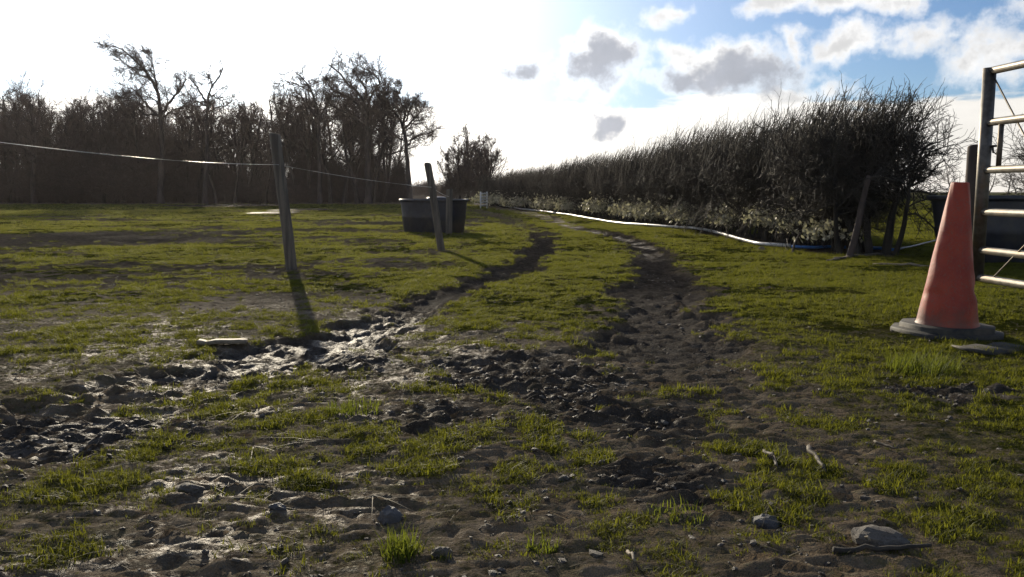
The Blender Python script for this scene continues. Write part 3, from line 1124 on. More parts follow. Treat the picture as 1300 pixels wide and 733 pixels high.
prnd = random.Random(4)
n_w = 0
for row, (Y, step) in enumerate(((71.5, 19), (75, 17), (79, 16), (84, 15), (90, 15))):
    px = -150 + prnd.uniform(0, step)
    while px < (506 if row < 4 else 300):
        q = px + prnd.uniform(-6, 6)
        Yj = Y + prnd.uniform(-1.4, 1.4)
        H = top_h(skyline(q) + prnd.uniform(-8, 24), Yj)
        sc = H / 9.2
        k = prnd.randrange(4)
        plant('bare_tree', kinds[k], at_px(q, Yj), prnd.uniform(0, 6.28), (sc * prnd.uniform(.8, 1.0), sc * prnd.uniform(.8, 1.0), sc),
              wood_label(q, row), group=WG)
        px += step * prnd.uniform(.7, 1.3)
        n_w += 1
print('wood trees', n_w)


# hedge shrubs: stems, a dense body of twigs and upright shoots
def hedge_shrub(seed, H, wind, shoot=.75, k3=6, n_stem=9, body=.70, wid=.36, dep=.34, twig=.0042, n_sh=95):
    g = np.random.default_rng(seed)
    st = np.stack([g.uniform(-wid, wid, n_stem), g.uniform(-dep * .5, dep * .5, n_stem), np.full(n_stem, -.1)], 1)
    d = np.stack([g.normal(0, .20, n_stem), g.normal(0, .16, n_stem), np.ones(n_stem)], 1)
    L0 = H * body * g.uniform(.85, 1.1, n_stem)
    P0, R0 = grow(g, st, d, L0, g.uniform(.018, .038, n_stem), np.full(n_stem, .009), 8, .16, .10)
    P1, R1, L1 = children(g, P0, R0, L0, 10, .24, 1.0, .95, .3, .42, .55, 6, .28, .05, (0, 0, 0), .007, fall=.35)
    P2, R2, L2 = children(g, P1, R1, L1, 7, .12, 1.0, .9, .35, .55, .6, 5, .30, .03, (0, 0, 0), .005, fall=.3)
    P3, R3, L3 = children(g, P2, R2, L2, k3, .1, 1.0, .85, .35, .62, .7, 3, .25, .03, wind, twig, fall=.3)
    # shoots of the last seasons
    top = P1[:, 3:].reshape(-1, 3)
    top = top[top[:, 2] > H * body * .55]
    pick = top[g.integers(0, len(top), n_sh)]
    ds = np.stack([g.normal(0, .16, n_sh), g.normal(0, .16, n_sh), np.ones(n_sh)], 1)
    Ls = np.clip((H * g.uniform(.80, 1.06, n_sh) - pick[:, 2]), .1, 1.4) * shoot / .75
    P4, R4 = grow(g, pick, ds, Ls, np.full(n_sh, .0075), np.full(n_sh, .0038), 6, .07, .04, wind)
    P5, R5, L5 = children(g, P4, R4, Ls, 7, .2, 1.0, .6, .25, .22, .7, 3, .12, .06, wind, .0034, fall=.4)
    V, Q = tubes([(P0, R0, 6), (P1, R1, 4)])
    a = mesh_np('stems', V, Q, M_HEDGE_DARK, True)
    V, Q = tubes([(P2, R2, 3), (P3, R3, 3), (P4, R4, 4), (P5, R5, 3)])
    b_ = mesh_np('twigs', V, Q, M_HEDGE)
    return a, b_


W_HEDGE = (.10, 0, 0)
shrubs = [hedge_shrub(200 + i, 2.5, W_HEDGE, k3=5) for i in range(5)]
hedge = empty('hedge', (HEDGE_A[0], HEDGE_A[1], 0))
tag(hedge, 'long bare hawthorn hedge with upright shoots along the right of the track', 'hedge')
s_ = .55
hi = 0
while s_ < hlen:
    f = s_ / hlen
    H = np.interp(f, [0, .06, .25, .55, 1.0], [2.62, 2.60, 2.50, 2.35, 2.05]) * prnd.uniform(.94, 1.05)
    p = np.array(hedge_at(s_)) - np.array(HEDGE_A) + np.array([prnd.uniform(-.10, .10), 0])
    gl = gz(HEDGE_A[0] + p[0], HEDGE_A[1] + p[1])
    k = H / 2.5
    flip = prnd.choice((1, -1))
    # turned so that the shoots still lean to the right
    o = link('shrub', shrubs[hi % 5][1], hedge, (p[0], p[1], gl), (0, 0, R(-38) + (prnd.uniform(-.5, .5))), (k * 1.05, flip * k * 1.1, k))
    link('stems', shrubs[hi % 5][0], o)
    s_ += .62 * (1 + f * .5)
    hi += 1
print('hedge shrubs', hi)

# undergrowth of the wood
us = [hedge_shrub(300 + i, 3.0, (0, 0, 0), k3=4, n_stem=10, wid=1.1, dep=1.6, twig=.012, n_sh=60)[1] for i in range(3)]
for me in us:
    me.materials.clear()
    me.materials.append(M_TWIG)
ux, uy, usz = [], [], []
for i in range(600):
    q, Y = prnd.choice((prnd.uniform(-170, 250), prnd.uniform(85, 250), prnd.uniform(-170, 512), prnd.uniform(250, 512))), prnd.uniform(70.5, 93)
    x_ = (q - CX) / F_PX * Y
    ux.append(x_)
    uy.append(Y)
    usz.append(prnd.choice((.45, .7, 1.0, 1.25)) * prnd.uniform(.8, 1.2) * float(np.interp(q, [-200, 40, 95, 150, 210, 270, 330, 400, 520], [1.0, 1.0, 1.35, 1.8, 1.6, .85, .62, .62, .5])))
uw = [1.0] * len(ux)
for i in range(100):
    q, Y = prnd.uniform(225, 512), prnd.uniform(72, 95)
    ux.append((q - CX) / F_PX * Y)
    uy.append(Y)
    usz.append(prnd.uniform(1.2, 1.9))
    uw.append(.32)
ux, uy, usz, uw = np.array(ux), np.array(uy), np.array(usz), np.array(uw)
n = len(ux)
scatter('undergrowth', us, np.stack([ux, uy, height(ux, uy)], 1), np.stack([np.zeros(n), np.zeros(n), rng.uniform(0, 6.28, n)], 1),
        np.stack([usz * uw, usz * uw, usz], 1), rng.uniform(0, 1, n), 'dark tangled undergrowth filling the wood between its trunks', 'undergrowth', rng)

# the clump of trees at the end of the track
CG = 'bare trees at the far end of the track'
kG = bare_tree(71, 6.6, .15, (0, 0), (.0, 0, .0), .16, 18, 7, 6, 5, .62, .46, .010, .07, .09, fork=3)
kG2 = bare_tree(72, 6.4, .12, (.03, 0), (.0, 0, .0), .14, 17, 7, 6, 5, .60, .42, .010, .08, .10, fork=2)
for q, Y, H, rz, kk, lab in ((575, 80, 5.2, .4, kG2, 'small bushy bare tree, leftmost of the clump at the end of the track'),
                             (585, 82, 6.1, 1.1, kG, 'second bare tree from the left in the clump at the end of the track'),
                             (596, 83, 6.9, 2.0, kG, 'tallest bare tree in the middle of the clump at the end of the track'),
                             (606, 80, 6.5, 4.4, kG2, 'bare tree just right of the tallest one in the far clump'),
                             (614, 82, 6.1, 5.4, kG, 'second bare tree from the right in the far clump'),
                             (622, 77, 5.6, 3.3, kG, 'wide bare tree at the right of the clump, above the white gate')):
    plant('bare_tree', kk, at_px(q, Y), rz, H / 6.5, lab, group=CG)
for i, (q, Y, s) in enumerate(((571, 78, 1.0), (582, 79, 1.2), (600, 78, 1.2), (590, 84, 1.3), (611, 80, 1.15), (640, 90, .7))):
    x_, y_, z_ = at_px(q, Y)
    o = link('bush', us[i % 3], None, (x_, y_, z_), (0, 0, i * 1.3), (s * .8, s * .8, s))
    tag(o, 'dark leafless bush at the foot of the far tree clump, ' + ('leftmost', 'second from the left', 'in its middle front', 'behind its middle', 'near its right side', 'rightmost beside the hedge')[i], 'bush', 'bushes under the far tree clump')

# far trees on the horizon
HG = 'far trees along the horizon'
for i in range(46):
    q = prnd.choice((prnd.uniform(505, 580), prnd.uniform(640, 760), prnd.uniform(1000, 1400), prnd.uniform(1000, 1400), prnd.uniform(-400, 0)))
    Y = prnd.uniform(190, 330)
    sc = prnd.uniform(.5, .95) * (.62 if q < 600 else 1) * Y / 250
    plant('far_tree', kinds[prnd.randrange(4)], at_px(q, Y), prnd.uniform(0, 6.28), (sc * 1.6, sc * 1.6, sc), 'small bare tree far off on the horizon, ' + ('left of the far clump' if q < 600 else 'behind the hedge' if q < 800 else 'right of the hedge'), 'tree', HG)


for i in range(12):
    x_, y_, z_ = at_px(518 + i * 4.4 + prnd.uniform(-2, 2), prnd.uniform(120, 170))
    k = prnd.uniform(.55, 1.0)
    o = link('bush', us[i % 3], None, (x_, y_, z_), (0, 0, prnd.uniform(0, 6)), (k * 1.3, k * 1.3, k))
    tag(o, 'low dark bush far off in the gap between the wood and the far clump', 'bush', 'far bushes in the gap beyond the trough')

# the thorn tree that ends the hedge
def thorn_tree(seed):
    g = np.random.default_rng(seed)
    st = np.array([[-.62, .1, -.1], [-.18, 0, -.1], [.12, .05, -.1], [.20, -.06, -.1], [-.40, -.1, -.1]])
    d = np.array([[-.15, 0, 1], [-.05, .05, 1], [.02, 0, 1], [.34, -.1, 1], [-.02, .1, 1.0]])
    n = len(st)
    L0 = np.array([1.7, 2.0, 2.15, 1.9, 1.8])
    P0, R0 = grow(g, st, d, L0, np.array([.05, .07, .085, .05, .05]), np.full(n, .016), 10, .13, .05)
    P1, R1, L1 = children(g, P0, R0, L0, 16, .40, 1.0, .95, .3, .50, .5, 7, .26, .03, (.02, 0, 0), .010, fall=.35, bias=(.35, 0, 0))
    P2, R2, L2 = children(g, P1, R1, L1, 8, .12, 1.0, .85, .3, .50, .55, 6, .30, .02, (.015, 0, 0), .006, fall=.3)
    P3, R3, L3 = children(g, P2, R2, L2, 6, .1, 1.0, .8, .3, .55, .7, 4, .25, .02, (.02, 0, 0), .0042, fall=.3)
    P4, R4, L4 = children(g, P3[::2], R3[::2], L3[::2], 4, .2, 1.0, .7, .3, .6, .8, 3, .2, .02, (.02, 0, 0), .0036, fall=.3)
    # wiry shoots over the top
    top = P1[:, 4:].reshape(-1, 3)
    top = top[top[:, 2] > 1.5]
    m = 90
    pk = top[g.integers(0, len(top), m)]
    ds = np.stack([g.normal(.12, .35, m), g.normal(0, .3, m), np.ones(m)], 1)
    Ls = np.clip(2.75 - pk[:, 2], .15, .9) * g.uniform(.5, 1.15, m)
    P5, R5 = grow(g, pk, ds, Ls, np.full(m, .007), np.full(m, .0035), 6, .14, .02, (.03, 0, 0))
    P6, R6, L6 = children(g, P5, R5, Ls, 6, .2, 1.0, .75, .3, .30, .75, 4, .2, .03, (.04, 0, 0), .0033, fall=.4)
    # low drooping sprays at the right
    lo = np.stack([g.uniform(.2, .9, 9), g.uniform(-.2, .3, 9), g.uniform(.75, 1.05, 9)], 1)
    dl = np.stack([g.normal(.25, .5, 9), g.normal(0, .3, 9), np.full(9, -.9)], 1)
    P7, R7 = grow(g, lo, dl, g.uniform(.3, .6, 9), np.full(9, .011), np.full(9, .005), 6, .35, 0)
    P8, R8, L8 = children(g, P7, R7, np.full(9, .5), 5, .2, 1, .9, .3, .45, .7, 5, .35, 0, (0, 0, 0), .005)
    V, Q = tubes([(P0, R0, 7), (P1, R1, 5)])
    a = mesh_np('trunk', V, Q, M_HEDGE_DARK, True)
    V, Q = tubes([(P2, R2, 4), (P3, R3, 3), (P4, R4, 3), (P5, R5, 4), (P6, R6, 3), (P7, R7, 4), (P8, R8, 3)])
    return a, mesh_np('crown', V, Q, M_HEDGE)


tx, ty = (1118 - CX) / F_PX * 13.3, 13.3
plant('thorn_tree', thorn_tree(9), (tx, ty, gz(tx, ty)), 0, (.92, .92, .95), 'bushy thorn tree with wiry twigs at the near end of the hedge', 'tree')
# another thorn seen through the gate at the right
tx, ty = (1345 - CX) / F_PX * 15.5, 15.5
plant('thorn_tree', thorn_tree(19), (tx, ty, gz(tx, ty)), 2.2, .85, 'bare thorn bush behind the metal gate at the right edge', 'tree')


# pale wilted leaves hanging along the foot of the hedge
def leaf_mesh(g, mat, name, n=20, size=.075, rad=.11):
    V, Q = [], []
    for i in range(n):
        c = g.normal(0, rad, 3)
        c[2] = abs(c[2]) * .9
        d = unit(g.normal(0, 1, 3) + np.array([0, -.2, -.9]))
        s = unit(np.cross(d, g.normal(0, 1, 3)))
        nn = np.cross(d, s)
        L, W = size * g.uniform(.6, 1.3), size * g.uniform(.25, .45)
        pts = [c, c + d * L * .4 + s * W + nn * .2 * W, c + d * L, c + d * L * .4 - s * W + nn * .2 * W, c + d * L * .45 - nn * .25 * W]
        b0 = len(V)
        V += pts
        Q += [(b0, b0 + 1, b0 + 4), (b0 + 1, b0 + 2, b0 + 4), (b0 + 2, b0 + 3, b0 + 4), (b0 + 3, b0, b0 + 4)]
    return mesh_np(name, np.array(V), np.array(Q), mat)


M_PALELEAF = leaf_material('pale_leaf', (.26, .24, .17), (.58, .54, .42), (.34, .33, .20), gloss=.5, split=.4)
rng = np.random.default_rng(77)
n = 900
sv = rng.uniform(0, 1, n) ** 1.35 * hlen
off = rng.uniform(.34, .92, n)
lx, ly = hedge_at(sv)
lx = lx - off
lz = height(lx, ly) + rng.uniform(.26, .52, n) + .25 * (fbm(sv, sv * 0, 1.2, 3, 5) - .5)
ls = rng.uniform(.7, 1.6, n) * (1 + .012 * sv)
keep = fbm(sv, off, 1.0, 3, 9) > .43
lo_ = scatter('hedge_bottom_leaves', [leaf_mesh(rng, M_PALELEAF, 'leaves_%d' % i) for i in range(4)],
        np.stack([lx, ly, lz], 1)[keep], np.stack([np.zeros(n), np.zeros(n), rng.uniform(0, 6.28, n)], 1)[keep],
        np.stack([ls, ls, ls], 1)[keep], rng.uniform(0, 1, n)[keep], 'pale wilted leaves hanging along the foot of the hedge', 'leaves', rng)


# ------------------------------------------------------------------ fence posts and tape
def post_mesh(seed, H, r, lean, mat=M_POST):
    g = np.random.default_rng(seed)
    mb = MB()
    n = 16
    a = np.linspace(0, 2 * math.pi, n, endpoint=False)
    ph = g.uniform(0, 6.28, 3)
    rings = []
    zs = list(np.linspace(-.25, H - .02, 16)) + [H - .004, H + .004]
    for i, z in enumerate(zs):
        rr = r * (1.04 - .07 * max(z, 0) / H) * (1 + .05 * np.sin(2 * a + ph[0]) + .03 * np.sin(3 * a + ph[1]) + .012 * g.normal(0, 1, n))
        if i >= 16:
            rr = rr * (.93, .80)[i - 16]
        cx = lean[0] * z + .012 * math.sin(z * 2.1 + ph[2])
        rings.append(np.stack([cx + rr * np.cos(a), lean[1] * z + rr * np.sin(a), np.full(n, z) + (.012 * np.cos(a + ph[0]) if i >= 15 else 0)], 1))
    mb.rings(rings)
    return mb.mesh('post', mat)


def fence_post(px, py, Y, H, r, lean, label, seed):
    x_, y_ = (px - CX) / F_PX * Y, Y
    o = link('fence_post', post_mesh(seed, H, r, lean), None, (x_, y_, gz(x_, y_)))
    tag(o, label, 'fence post', 'wooden posts of the tape fence')
    return o


p1 = G(368, 343)
H1 = top_h(172, p1[1])
fence_post(368, 0, p1[1], H1, .070, (-(368 - 354) / F_PX * p1[1] / H1, 0), 'thick round wooden post standing alone in the field in front of the wood', 1)
p2 = G(561, 318)
H2 = top_h(208, p2[1])
fence_post(561, 0, p2[1], H2, .060, (-(561 - 543) / F_PX * p2[1] / H2, 0), 'tall leaning wooden post in front of the black water trough', 2)
p3 = G(570.5, 299)
H3 = top_h(243, p3[1])
fence_post(570.5, 0, p3[1], H3, .072, (.0, 0), 'short upright post touching the trough, right of the tall leaning post', 3)
p0 = (-3.95, 4.3)
o = link('fence_post', post_mesh(4, 1.6, .07, (0, 0)), None, (p0[0], p0[1], gz(*p0)))
tag(o, 'wooden post nearest the camera that carries the left end of the white tape', 'fence post', 'wooden posts of the tape fence')


def sag(a, b, s, n=16):
    t = np.linspace(0, 1, n)[:, None]
    p = np.asarray(a) * (1 - t) + np.asarray(b) * t
    p[:, 2] -= s * 4 * (t * (1 - t))[:, 0]
    return p


def ribbon(mb, pts, wd, th, twist=0.0):
    pts = np.asarray(pts)
    t = np.gradient(pts, axis=0)
    t = unit(t)
    rg = []
    for i, (p, d) in enumerate(zip(pts, t)):
        side = unit(np.cross(d, (0, 0, 1.0)))
        upv = np.cross(side, d)
        a = twist * i / len(pts) * 6.28
        u = math.cos(a) * upv + math.sin(a) * side
        v = np.cross(u, d)
        rg.append([p + u * wd / 2 + v * th / 2, p - u * wd / 2 + v * th / 2, p - u * wd / 2 - v * th / 2, p + u * wd / 2 - v * th / 2])
    mb.rings(rg)


tz1 = top_h(210, p1[1])
tz2 = top_h(238, p2[1])
x1, x2 = (358 - CX) / F_PX * p1[1], (549 - CX) / F_PX * p2[1]
A0 = (p0[0] + .08, p0[1], 1.43)
A1 = (x1, p1[1] - .085, tz1)
A2 = (x2, p2[1] - .07, tz2)
A3 = ((570.5 - CX) / F_PX * p3[1], p3[1] - .08, .88)
mb = MB()
ribbon(mb, np.concatenate([sag(A0, A1, .075, 20), sag(A1, A2, .03)[1:], sag(A2, A3, .02)[1:]]), .006, .002, 3.0)
o = link('fence_tape', mb.mesh('fence_tape', M_TAPE, False))
tag(o, 'thin white electric fence tape strung between the wooden posts', 'fence tape')

# ------------------------------------------------------------------ water trough
def stadium(L, W, n=40):
    a = np.linspace(0, 2 * math.pi, n, endpoint=False)
    e = 3.2
    return np.stack([L / 2 * np.sign(np.cos(a)) * np.abs(np.cos(a)) ** (2 / e), W / 2 * np.sign(np.sin(a)) * np.abs(np.sin(a)) ** (2 / e)], 1)


def trough(name, loc, rz, L, W, H, label, cat):
    root = empty(name, loc, (0, 0, rz))
    tag(root, label, cat)

    def rg(k, z, inset=0.0):
        s = stadium(L * k - inset, W * k - inset)
        return np.stack([s[:, 0], s[:, 1], np.full(len(s), z)], 1)
    mb = MB()
    mb.rings([rg(.86, -.03), rg(.885, .03), rg(.93, H * .42), rg(.945, H * .47), rg(.935, H * .52), rg(.975, H - .08), rg(.975, H - .02),
              rg(.975, H - .02, .05), rg(.92, H * .5, .06), rg(.87, .08, .06)], True, True)
    link('tank', mb.mesh('tank', M_PLASTIC), root)
    mb = MB()
    mb.rings([rg(.985, H - .075), rg(1.0, H - .07), rg(1.02, H - .045), rg(1.02, H - .01), rg(1.0, H), rg(.96, H), rg(.95, H - .01), rg(.95, H - .05)], False, False)
    link('rim', mb.mesh('rim', M_PLASTIC), root)
    mb = MB()
    s = stadium(L * .9 - .05, W * .9 - .05)
    V = np.concatenate([np.stack([s[:, 0], s[:, 1], np.full(len(s), H - .12)], 1), [[0, 0, H - .12]]])
    mb.add(V, None, [(i, (i + 1) % len(s), len(s)) for i in range(len(s))])
    link('water', mb.mesh('water', M_WATER), root)
    return root


ty = 20.4
tx = (551 - CX) / F_PX * ty
tr = trough('water_trough', (tx, ty, gz(tx, ty)), R(-27), 1.62, 1.05, .79, 'black plastic water trough standing in the field behind the leaning post', 'water trough')
mb = MB()
mb.rings([np.stack([.28 * np.cos(np.linspace(0, 6.283, 20, endpoint=False)) * k + .1, .22 * np.sin(np.linspace(0, 6.283, 20, endpoint=False)) * k, np.full(20, z)], 1)
          for k, z in ((1, .765), (1, .80), (.9, .825), (.5, .845))], True, True)
link('float_cover', mb.mesh('float_cover', M_PLASTIC), tr)

# the second, longer trough behind the gate
ty = 12.1
tx = (1187 - CX) / F_PX * ty + 1.55
trough('water_trough', (tx, ty, gz(tx, ty)), R(-3), 3.1, 1.3, .93, 'long black trough behind the metal gate and the red cone', 'water trough')

# white slatted gate far down the track
gy = 50.0
gx = (614.5 - CX) / F_PX * gy
root = empty('field_gate', (gx, gy, gz(gx, gy)), (0, 0, R(81)))
root.scale = (.8, .8, .85)
tag(root, 'small white barred gate far down the track by the end of the hedge', 'gate')


def box(mb, c, s):
    x_, y_, z_ = np.array(s) / 2
    V = [(a * x_ + c[0], b_ * y_ + c[1], d * z_ + c[2]) for d in (-1, 1) for a, b_ in ((-1, -1), (1, -1), (1, 1), (-1, 1))]
    mb.add(V, [(3, 2, 1, 0), (4, 5, 6, 7), (0, 1, 5, 4), (1, 2, 6, 5), (2, 3, 7, 6), (3, 0, 4, 7)])


mb = MB()
box(mb, (0, 0, 0), (2.4, .06, .10))
rail_me = mb.mesh('rail', M_WHITE, False)
for k in range(5):
    link('rail', rail_me, root, (0, 0, .22 + .20 * k))
mb = MB()
box(mb, (0, 0, .55), (.09, .09, 1.2))
pm = mb.mesh('post', M_WHITE, False)
for sx in (-1.24, 1.24):
    link('post', pm, root, (sx, 0, 0))

# ------------------------------------------------------------------ pipe along the hedge
pts = GP([(622, 261), (660, 266), (700, 271), (740, 277), (775, 283), (815, 288), (850, 291), (885, 293), (915, 299), (940, 307), (965, 313), (1003, 315.5)])


def smooth_path(pts, n, wob=.0, seed=0, lift=.025):
    pts = np.asarray(pts, dtype=float)
    d = np.concatenate([[0], np.cumsum(np.linalg.norm(np.diff(pts, axis=0), axis=1))])
    # Catmull-Rom
    P = np.concatenate([[2 * pts[0] - pts[1]], pts, [2 * pts[-1] - pts[-2]]])
    out = []
    for u in np.linspace(0, d[-1], n):
        i = min(max(int(np.searchsorted(d, u, side='right') - 1), 0), len(pts) - 2)
        t = (u - d[i]) / (d[i + 1] - d[i] + 1e-9)
        a, b_, c, e = P[i], P[i + 1], P[i + 2], P[i + 3]
        out.append(.5 * ((2 * b_) + (-a + c) * t + (2 * a - 5 * b_ + 4 * c - e) * t * t + (-a + 3 * b_ - 3 * c + e) * t ** 3))
    out = np.array(out)
    z = height(out[:, 0], out[:, 1])
    k = np.ones(7) / 7
    zp = np.pad(z, 3, mode='edge')
    z = np.maximum(np.convolve(zp, k, 'valid'), z - .01) + lift
    return np.column_stack([out, z])


mb = MB()
mb.tube(smooth_path(pts, 150, lift=.06), .032, 8)
o = link('water_pipe', mb.mesh('water_pipe', M_PIPE))
tag(o, 'long white water pipe lying in the grass along the hedge', 'pipe')
mb = MB()
mb.tube(smooth_path(GP([(1005, 315.7), (1030, 317), (1060, 317), (1100, 319), (1135, 322)]), 40, lift=.05), .026, 8)
o = link('water_pipe', mb.mesh('water_pipe', M_BLUE))
tag(o, 'blue plastic pipe carrying on from the white one under the thorn tree', 'pipe')
mb = MB()
mb.tube(smooth_path(GP([(1125, 322), (1150, 318), (1180, 309), (1215, 300)]), 30, lift=.03), .016, 6)
o = link('hose', mb.mesh('hose', M_PLASTIC))
tag(o, 'thin dark hose on the ground between the thorn tree and the cone', 'hose')


def stick(name, p_px, q_px, r, mat, label, cat, zlift=(.015, .02), bend=.03, seed=0, n=7):
    a, b_ = np.array(G(*p_px)), np.array(G(*q_px))
    g = np.random.default_rng(seed)
    t = np.linspace(0, 1, n)[:, None]
    P = a * (1 - t) + b_ * t + g.normal(0, bend * np.linalg.norm(b_ - a) * .3, (n, 2)) * np.sin(t * 3.14)
    z = height(P[:, 0], P[:, 1])
    z = np.maximum(z, z.mean()) + np.linspace(zlift[0], zlift[1], n)
    mb = MB()
    mb.tube(np.column_stack([P, z]), r * np.linspace(1, .6, n), 7)
    o = link(name, mb.mesh(name, mat))
    tag(o, label, cat)
    return o


# leaning stake by the thorn tree and a small one by the pipe end
sx, sy = G(1078, 329)
Hs = top_h(226, sy)
mb = MB()
zz = np.linspace(-.2, Hs, 12)
mb.tube(np.column_stack([(zz / Hs) * (21 / F_PX * sy) + .012 * np.sin(zz * 5), np.zeros(12), zz]), np.linspace(.055, .036, 12), 9)
o = link('stake', mb.mesh('stake', M_BARK), None, (sx, sy, gz(sx, sy)))
tag(o, 'old wooden stake leaning right in front of the thorn tree', 'stake')
sx, sy = G(1005, 322)
mb = MB()
zz = np.linspace(-.08, .34, 7)
mb.tube(np.column_stack([.02 + .42 * np.clip(zz - .1, 0, 1), np.zeros(7), zz]), np.linspace(.024, .013, 7), 7)
o = link('stake', mb.mesh('stake', M_STICK), None, (sx, sy, gz(sx, sy)))
tag(o, 'short thin stake in the grass where the white pipe ends', 'stake')


def plank(p_px, q_px, wd, th, mat, label, seed=0, name='plank', cat='plank'):
    a, b_ = np.array(G(*p_px)), np.array(G(*q_px))
    mid = (a + b_) / 2
    d = b_ - a
    L = np.linalg.norm(d)
    g = np.random.default_rng(seed)
    mb = MB()
    rg = []
    for u in np.linspace(-.5, .5, 7):
        wv = wd * (1 - .15 * g.uniform()) / 2
        zc = .006 * g.normal()
        rg.append([(u * L, -wv, zc), (u * L, wv, zc), (u * L, wv * .9, zc + th), (u * L, -wv * .9, zc + th)])
    mb.rings(rg)
    zz_ = max(gz(*a), gz(*b_), gz(*mid))
    o = link(name, mb.mesh(name, mat, False), None, (mid[0], mid[1], zz_ - .004), (0, 0, math.atan2(d[1], d[0])))
    tag(o, label, cat)


plank((252, 434), (313, 433), .10, .022, M_PALEWOOD, 'short pale plank lying in the mud left of the post shadow', 1)
plank((1062, 331), (1118, 325), .10, .03, M_STICK, 'narrow grey plank lying beside the foot of the leaning stake', 2)
plank((1108, 339), (1180, 343), .05, .025, M_PALEWOOD, 'thin pale batten in the grass between the stake and the cone', 3)
stick('stick', (1050, 334), (1072, 330), .02, M_PALEWOOD, 'short pale stick in the grass left of the leaning stake', 'stick', seed=4)
stick('stick', (970, 572), (986, 597), .008, M_STICK, 'thin curved stick in the mud, left of the thicker broken stick', 'stick', (.012, .03), .25, 5)
stick('stick', (1027, 573), (1047, 597), .0105, M_STICK, 'thicker broken stick lying in the mud to the right of a thin one', 'stick', (.035, .012), .1, 6)
stick('branch', (1058, 698), (1182, 693), .009, M_HEDGE_DARK, 'long dark fallen branch beside the big stone at bottom right', 'branch', (.012, .02), .06, 7, 10)
stick('stick', (1085, 677), (1104, 692), .005, M_PALEWOOD, 'thin pale twig propped against the big stone at bottom right', 'stick', (.02, .03), .1, 8)
stick('stick', (1110, 563), (1140, 573), .006, M_STICK, 'pale twig in the grass at the right, upper edge of the bare mud', 'stick', (.015, .015), .1, 9)
stick('stick', (797, 700), (806, 718), .006, M_PALEWOOD, 'small pale splinter on bare mud near the bottom of the picture', 'stick', (.015, .03), .1, 10)


# ------------------------------------------------------------------ stones
def stone(px, py, wpx, hpx, mat, label, seed):
    x_, y_ = G(px, py)
    k = y_ / F_PX
    g = np.random.default_rng(seed)
    me = lump(g, rough=.28, flat=1.0, mat=mat, name='stone', sub=3)
    o = link('stone', me, None, (x_, y_ + .02, gz(x_, y_) + hpx * k * .02), (g.normal(0, .15), g.normal(0, .15), g.uniform(0, .6)), (wpx * k * .55, wpx * k * .42, hpx * k * .62))
    tag(o, label, 'stone')


stone(493, 655, 36, 26, M_DARKSTONE, 'dark angular stone on the mud beside a bright grass tuft', 1)
stone(1120, 684, 70, 24, M_STONE, 'large pale half buried stone at bottom right', 2)
stone(975, 660, 40, 26, M_DARKSTONE, 'dark clod-like stone left of the large pale stone', 3)
stone(560, 706, 26, 16, M_STONE, 'small grey stone at the bottom, right of the bright tuft', 4)
stone(967, 319, 10, 8, M_PALEWOOD, 'small white stone in the grass below the bend of the white pipe', 5)
stone(240, 625, 34, 13, M_STONE, 'flat pale stone in the mud at the lower left', 6)
stone(715, 606, 18, 10, M_STONE, 'small flat stone in the trodden mud near the middle', 7)
stone(350, 648, 24, 12, M_DARKSTONE, 'flat dark stone among grass at the lower left', 8)


# ------------------------------------------------------------------ bigger tufts
def big_tuft(px, py, h, rad, n, label, seed, tint):
    x_, y_ = G(px, py)
    g = np.random.default_rng(seed)
    mat = leaf_material('tuft_grass_%d' % seed, (.06, .085, .014), (.11, .135, .022), (.26, .30, .035), split=.5)
    me = blades(g, n, rad, h, .0042, .75, mat, 'grass_tuft')
    o = link('grass_tuft', me, None, (x_, y_, gz(x_, y_) - .006))
    tag(o, label, 'grass tuft')


big_tuft(510, 700, .085, .055, 170, 'bright green grass tuft standing alone on the mud at the bottom', 1, .9)
big_tuft(1172, 468, .15, .20, 420, 'long pale grass tuft in front of the cone base', 2, .8)
big_tuft(448, 520, .06, .13, 200, 'low bright grass tuft among wet mud, left of the churned middle', 3, .8)
big_tuft(688, 690, .05, .05, 80, 'small grass tuft on bare mud at the bottom middle', 4, .6)
big_tuft(858, 648, .04, .10, 120, 'low grass tuft on the mud left of the dark stone', 5, .6)

# ------------------------------------------------------------------ traffic cone
cx_, cy_ = (1208 - CX) / F_PX * 6.0, 6.0
cz = max(gz(cx_ + a, cy_ + b_) for a in (-.3, 0, .3) for b_ in (-.25, 0, .25)) - .02
cone = empty('traffic_cone', (cx_, cy_, cz), (R(1.0), R(0.8), R(14)))
tag(cone, 'tall scuffed red traffic cone on an octagonal dark base beside the gate', 'traffic cone')


def octagon(rx, ry, cut, z):
    p = [(-rx, -ry + cut), (-rx + cut, -ry), (rx - cut, -ry), (rx, -ry + cut), (rx, ry - cut), (rx - cut, ry), (-rx + cut, ry), (-rx, ry - cut)]
    return np.array([(a, b_, z) for a, b_ in p])


mb = MB()
mb.rings([octagon(.31, .29, .12, -.03), octagon(.325, .305, .125, .0), octagon(.325, .305, .125, .036), octagon(.318, .298, .122, .044),
          octagon(.28, .258, .105, .046), octagon(.275, .253, .103, .052), octagon(.275, .253, .103, .076), octagon(.267, .245, .10, .084)], True, True)
link('base', mb.mesh('base', M_RUBBER, False), cone)
g = np.random.default_rng(3)
n = 72
a = np.linspace(0, 2 * math.pi, n, endpoint=False)
rings = []
HC = 1.075


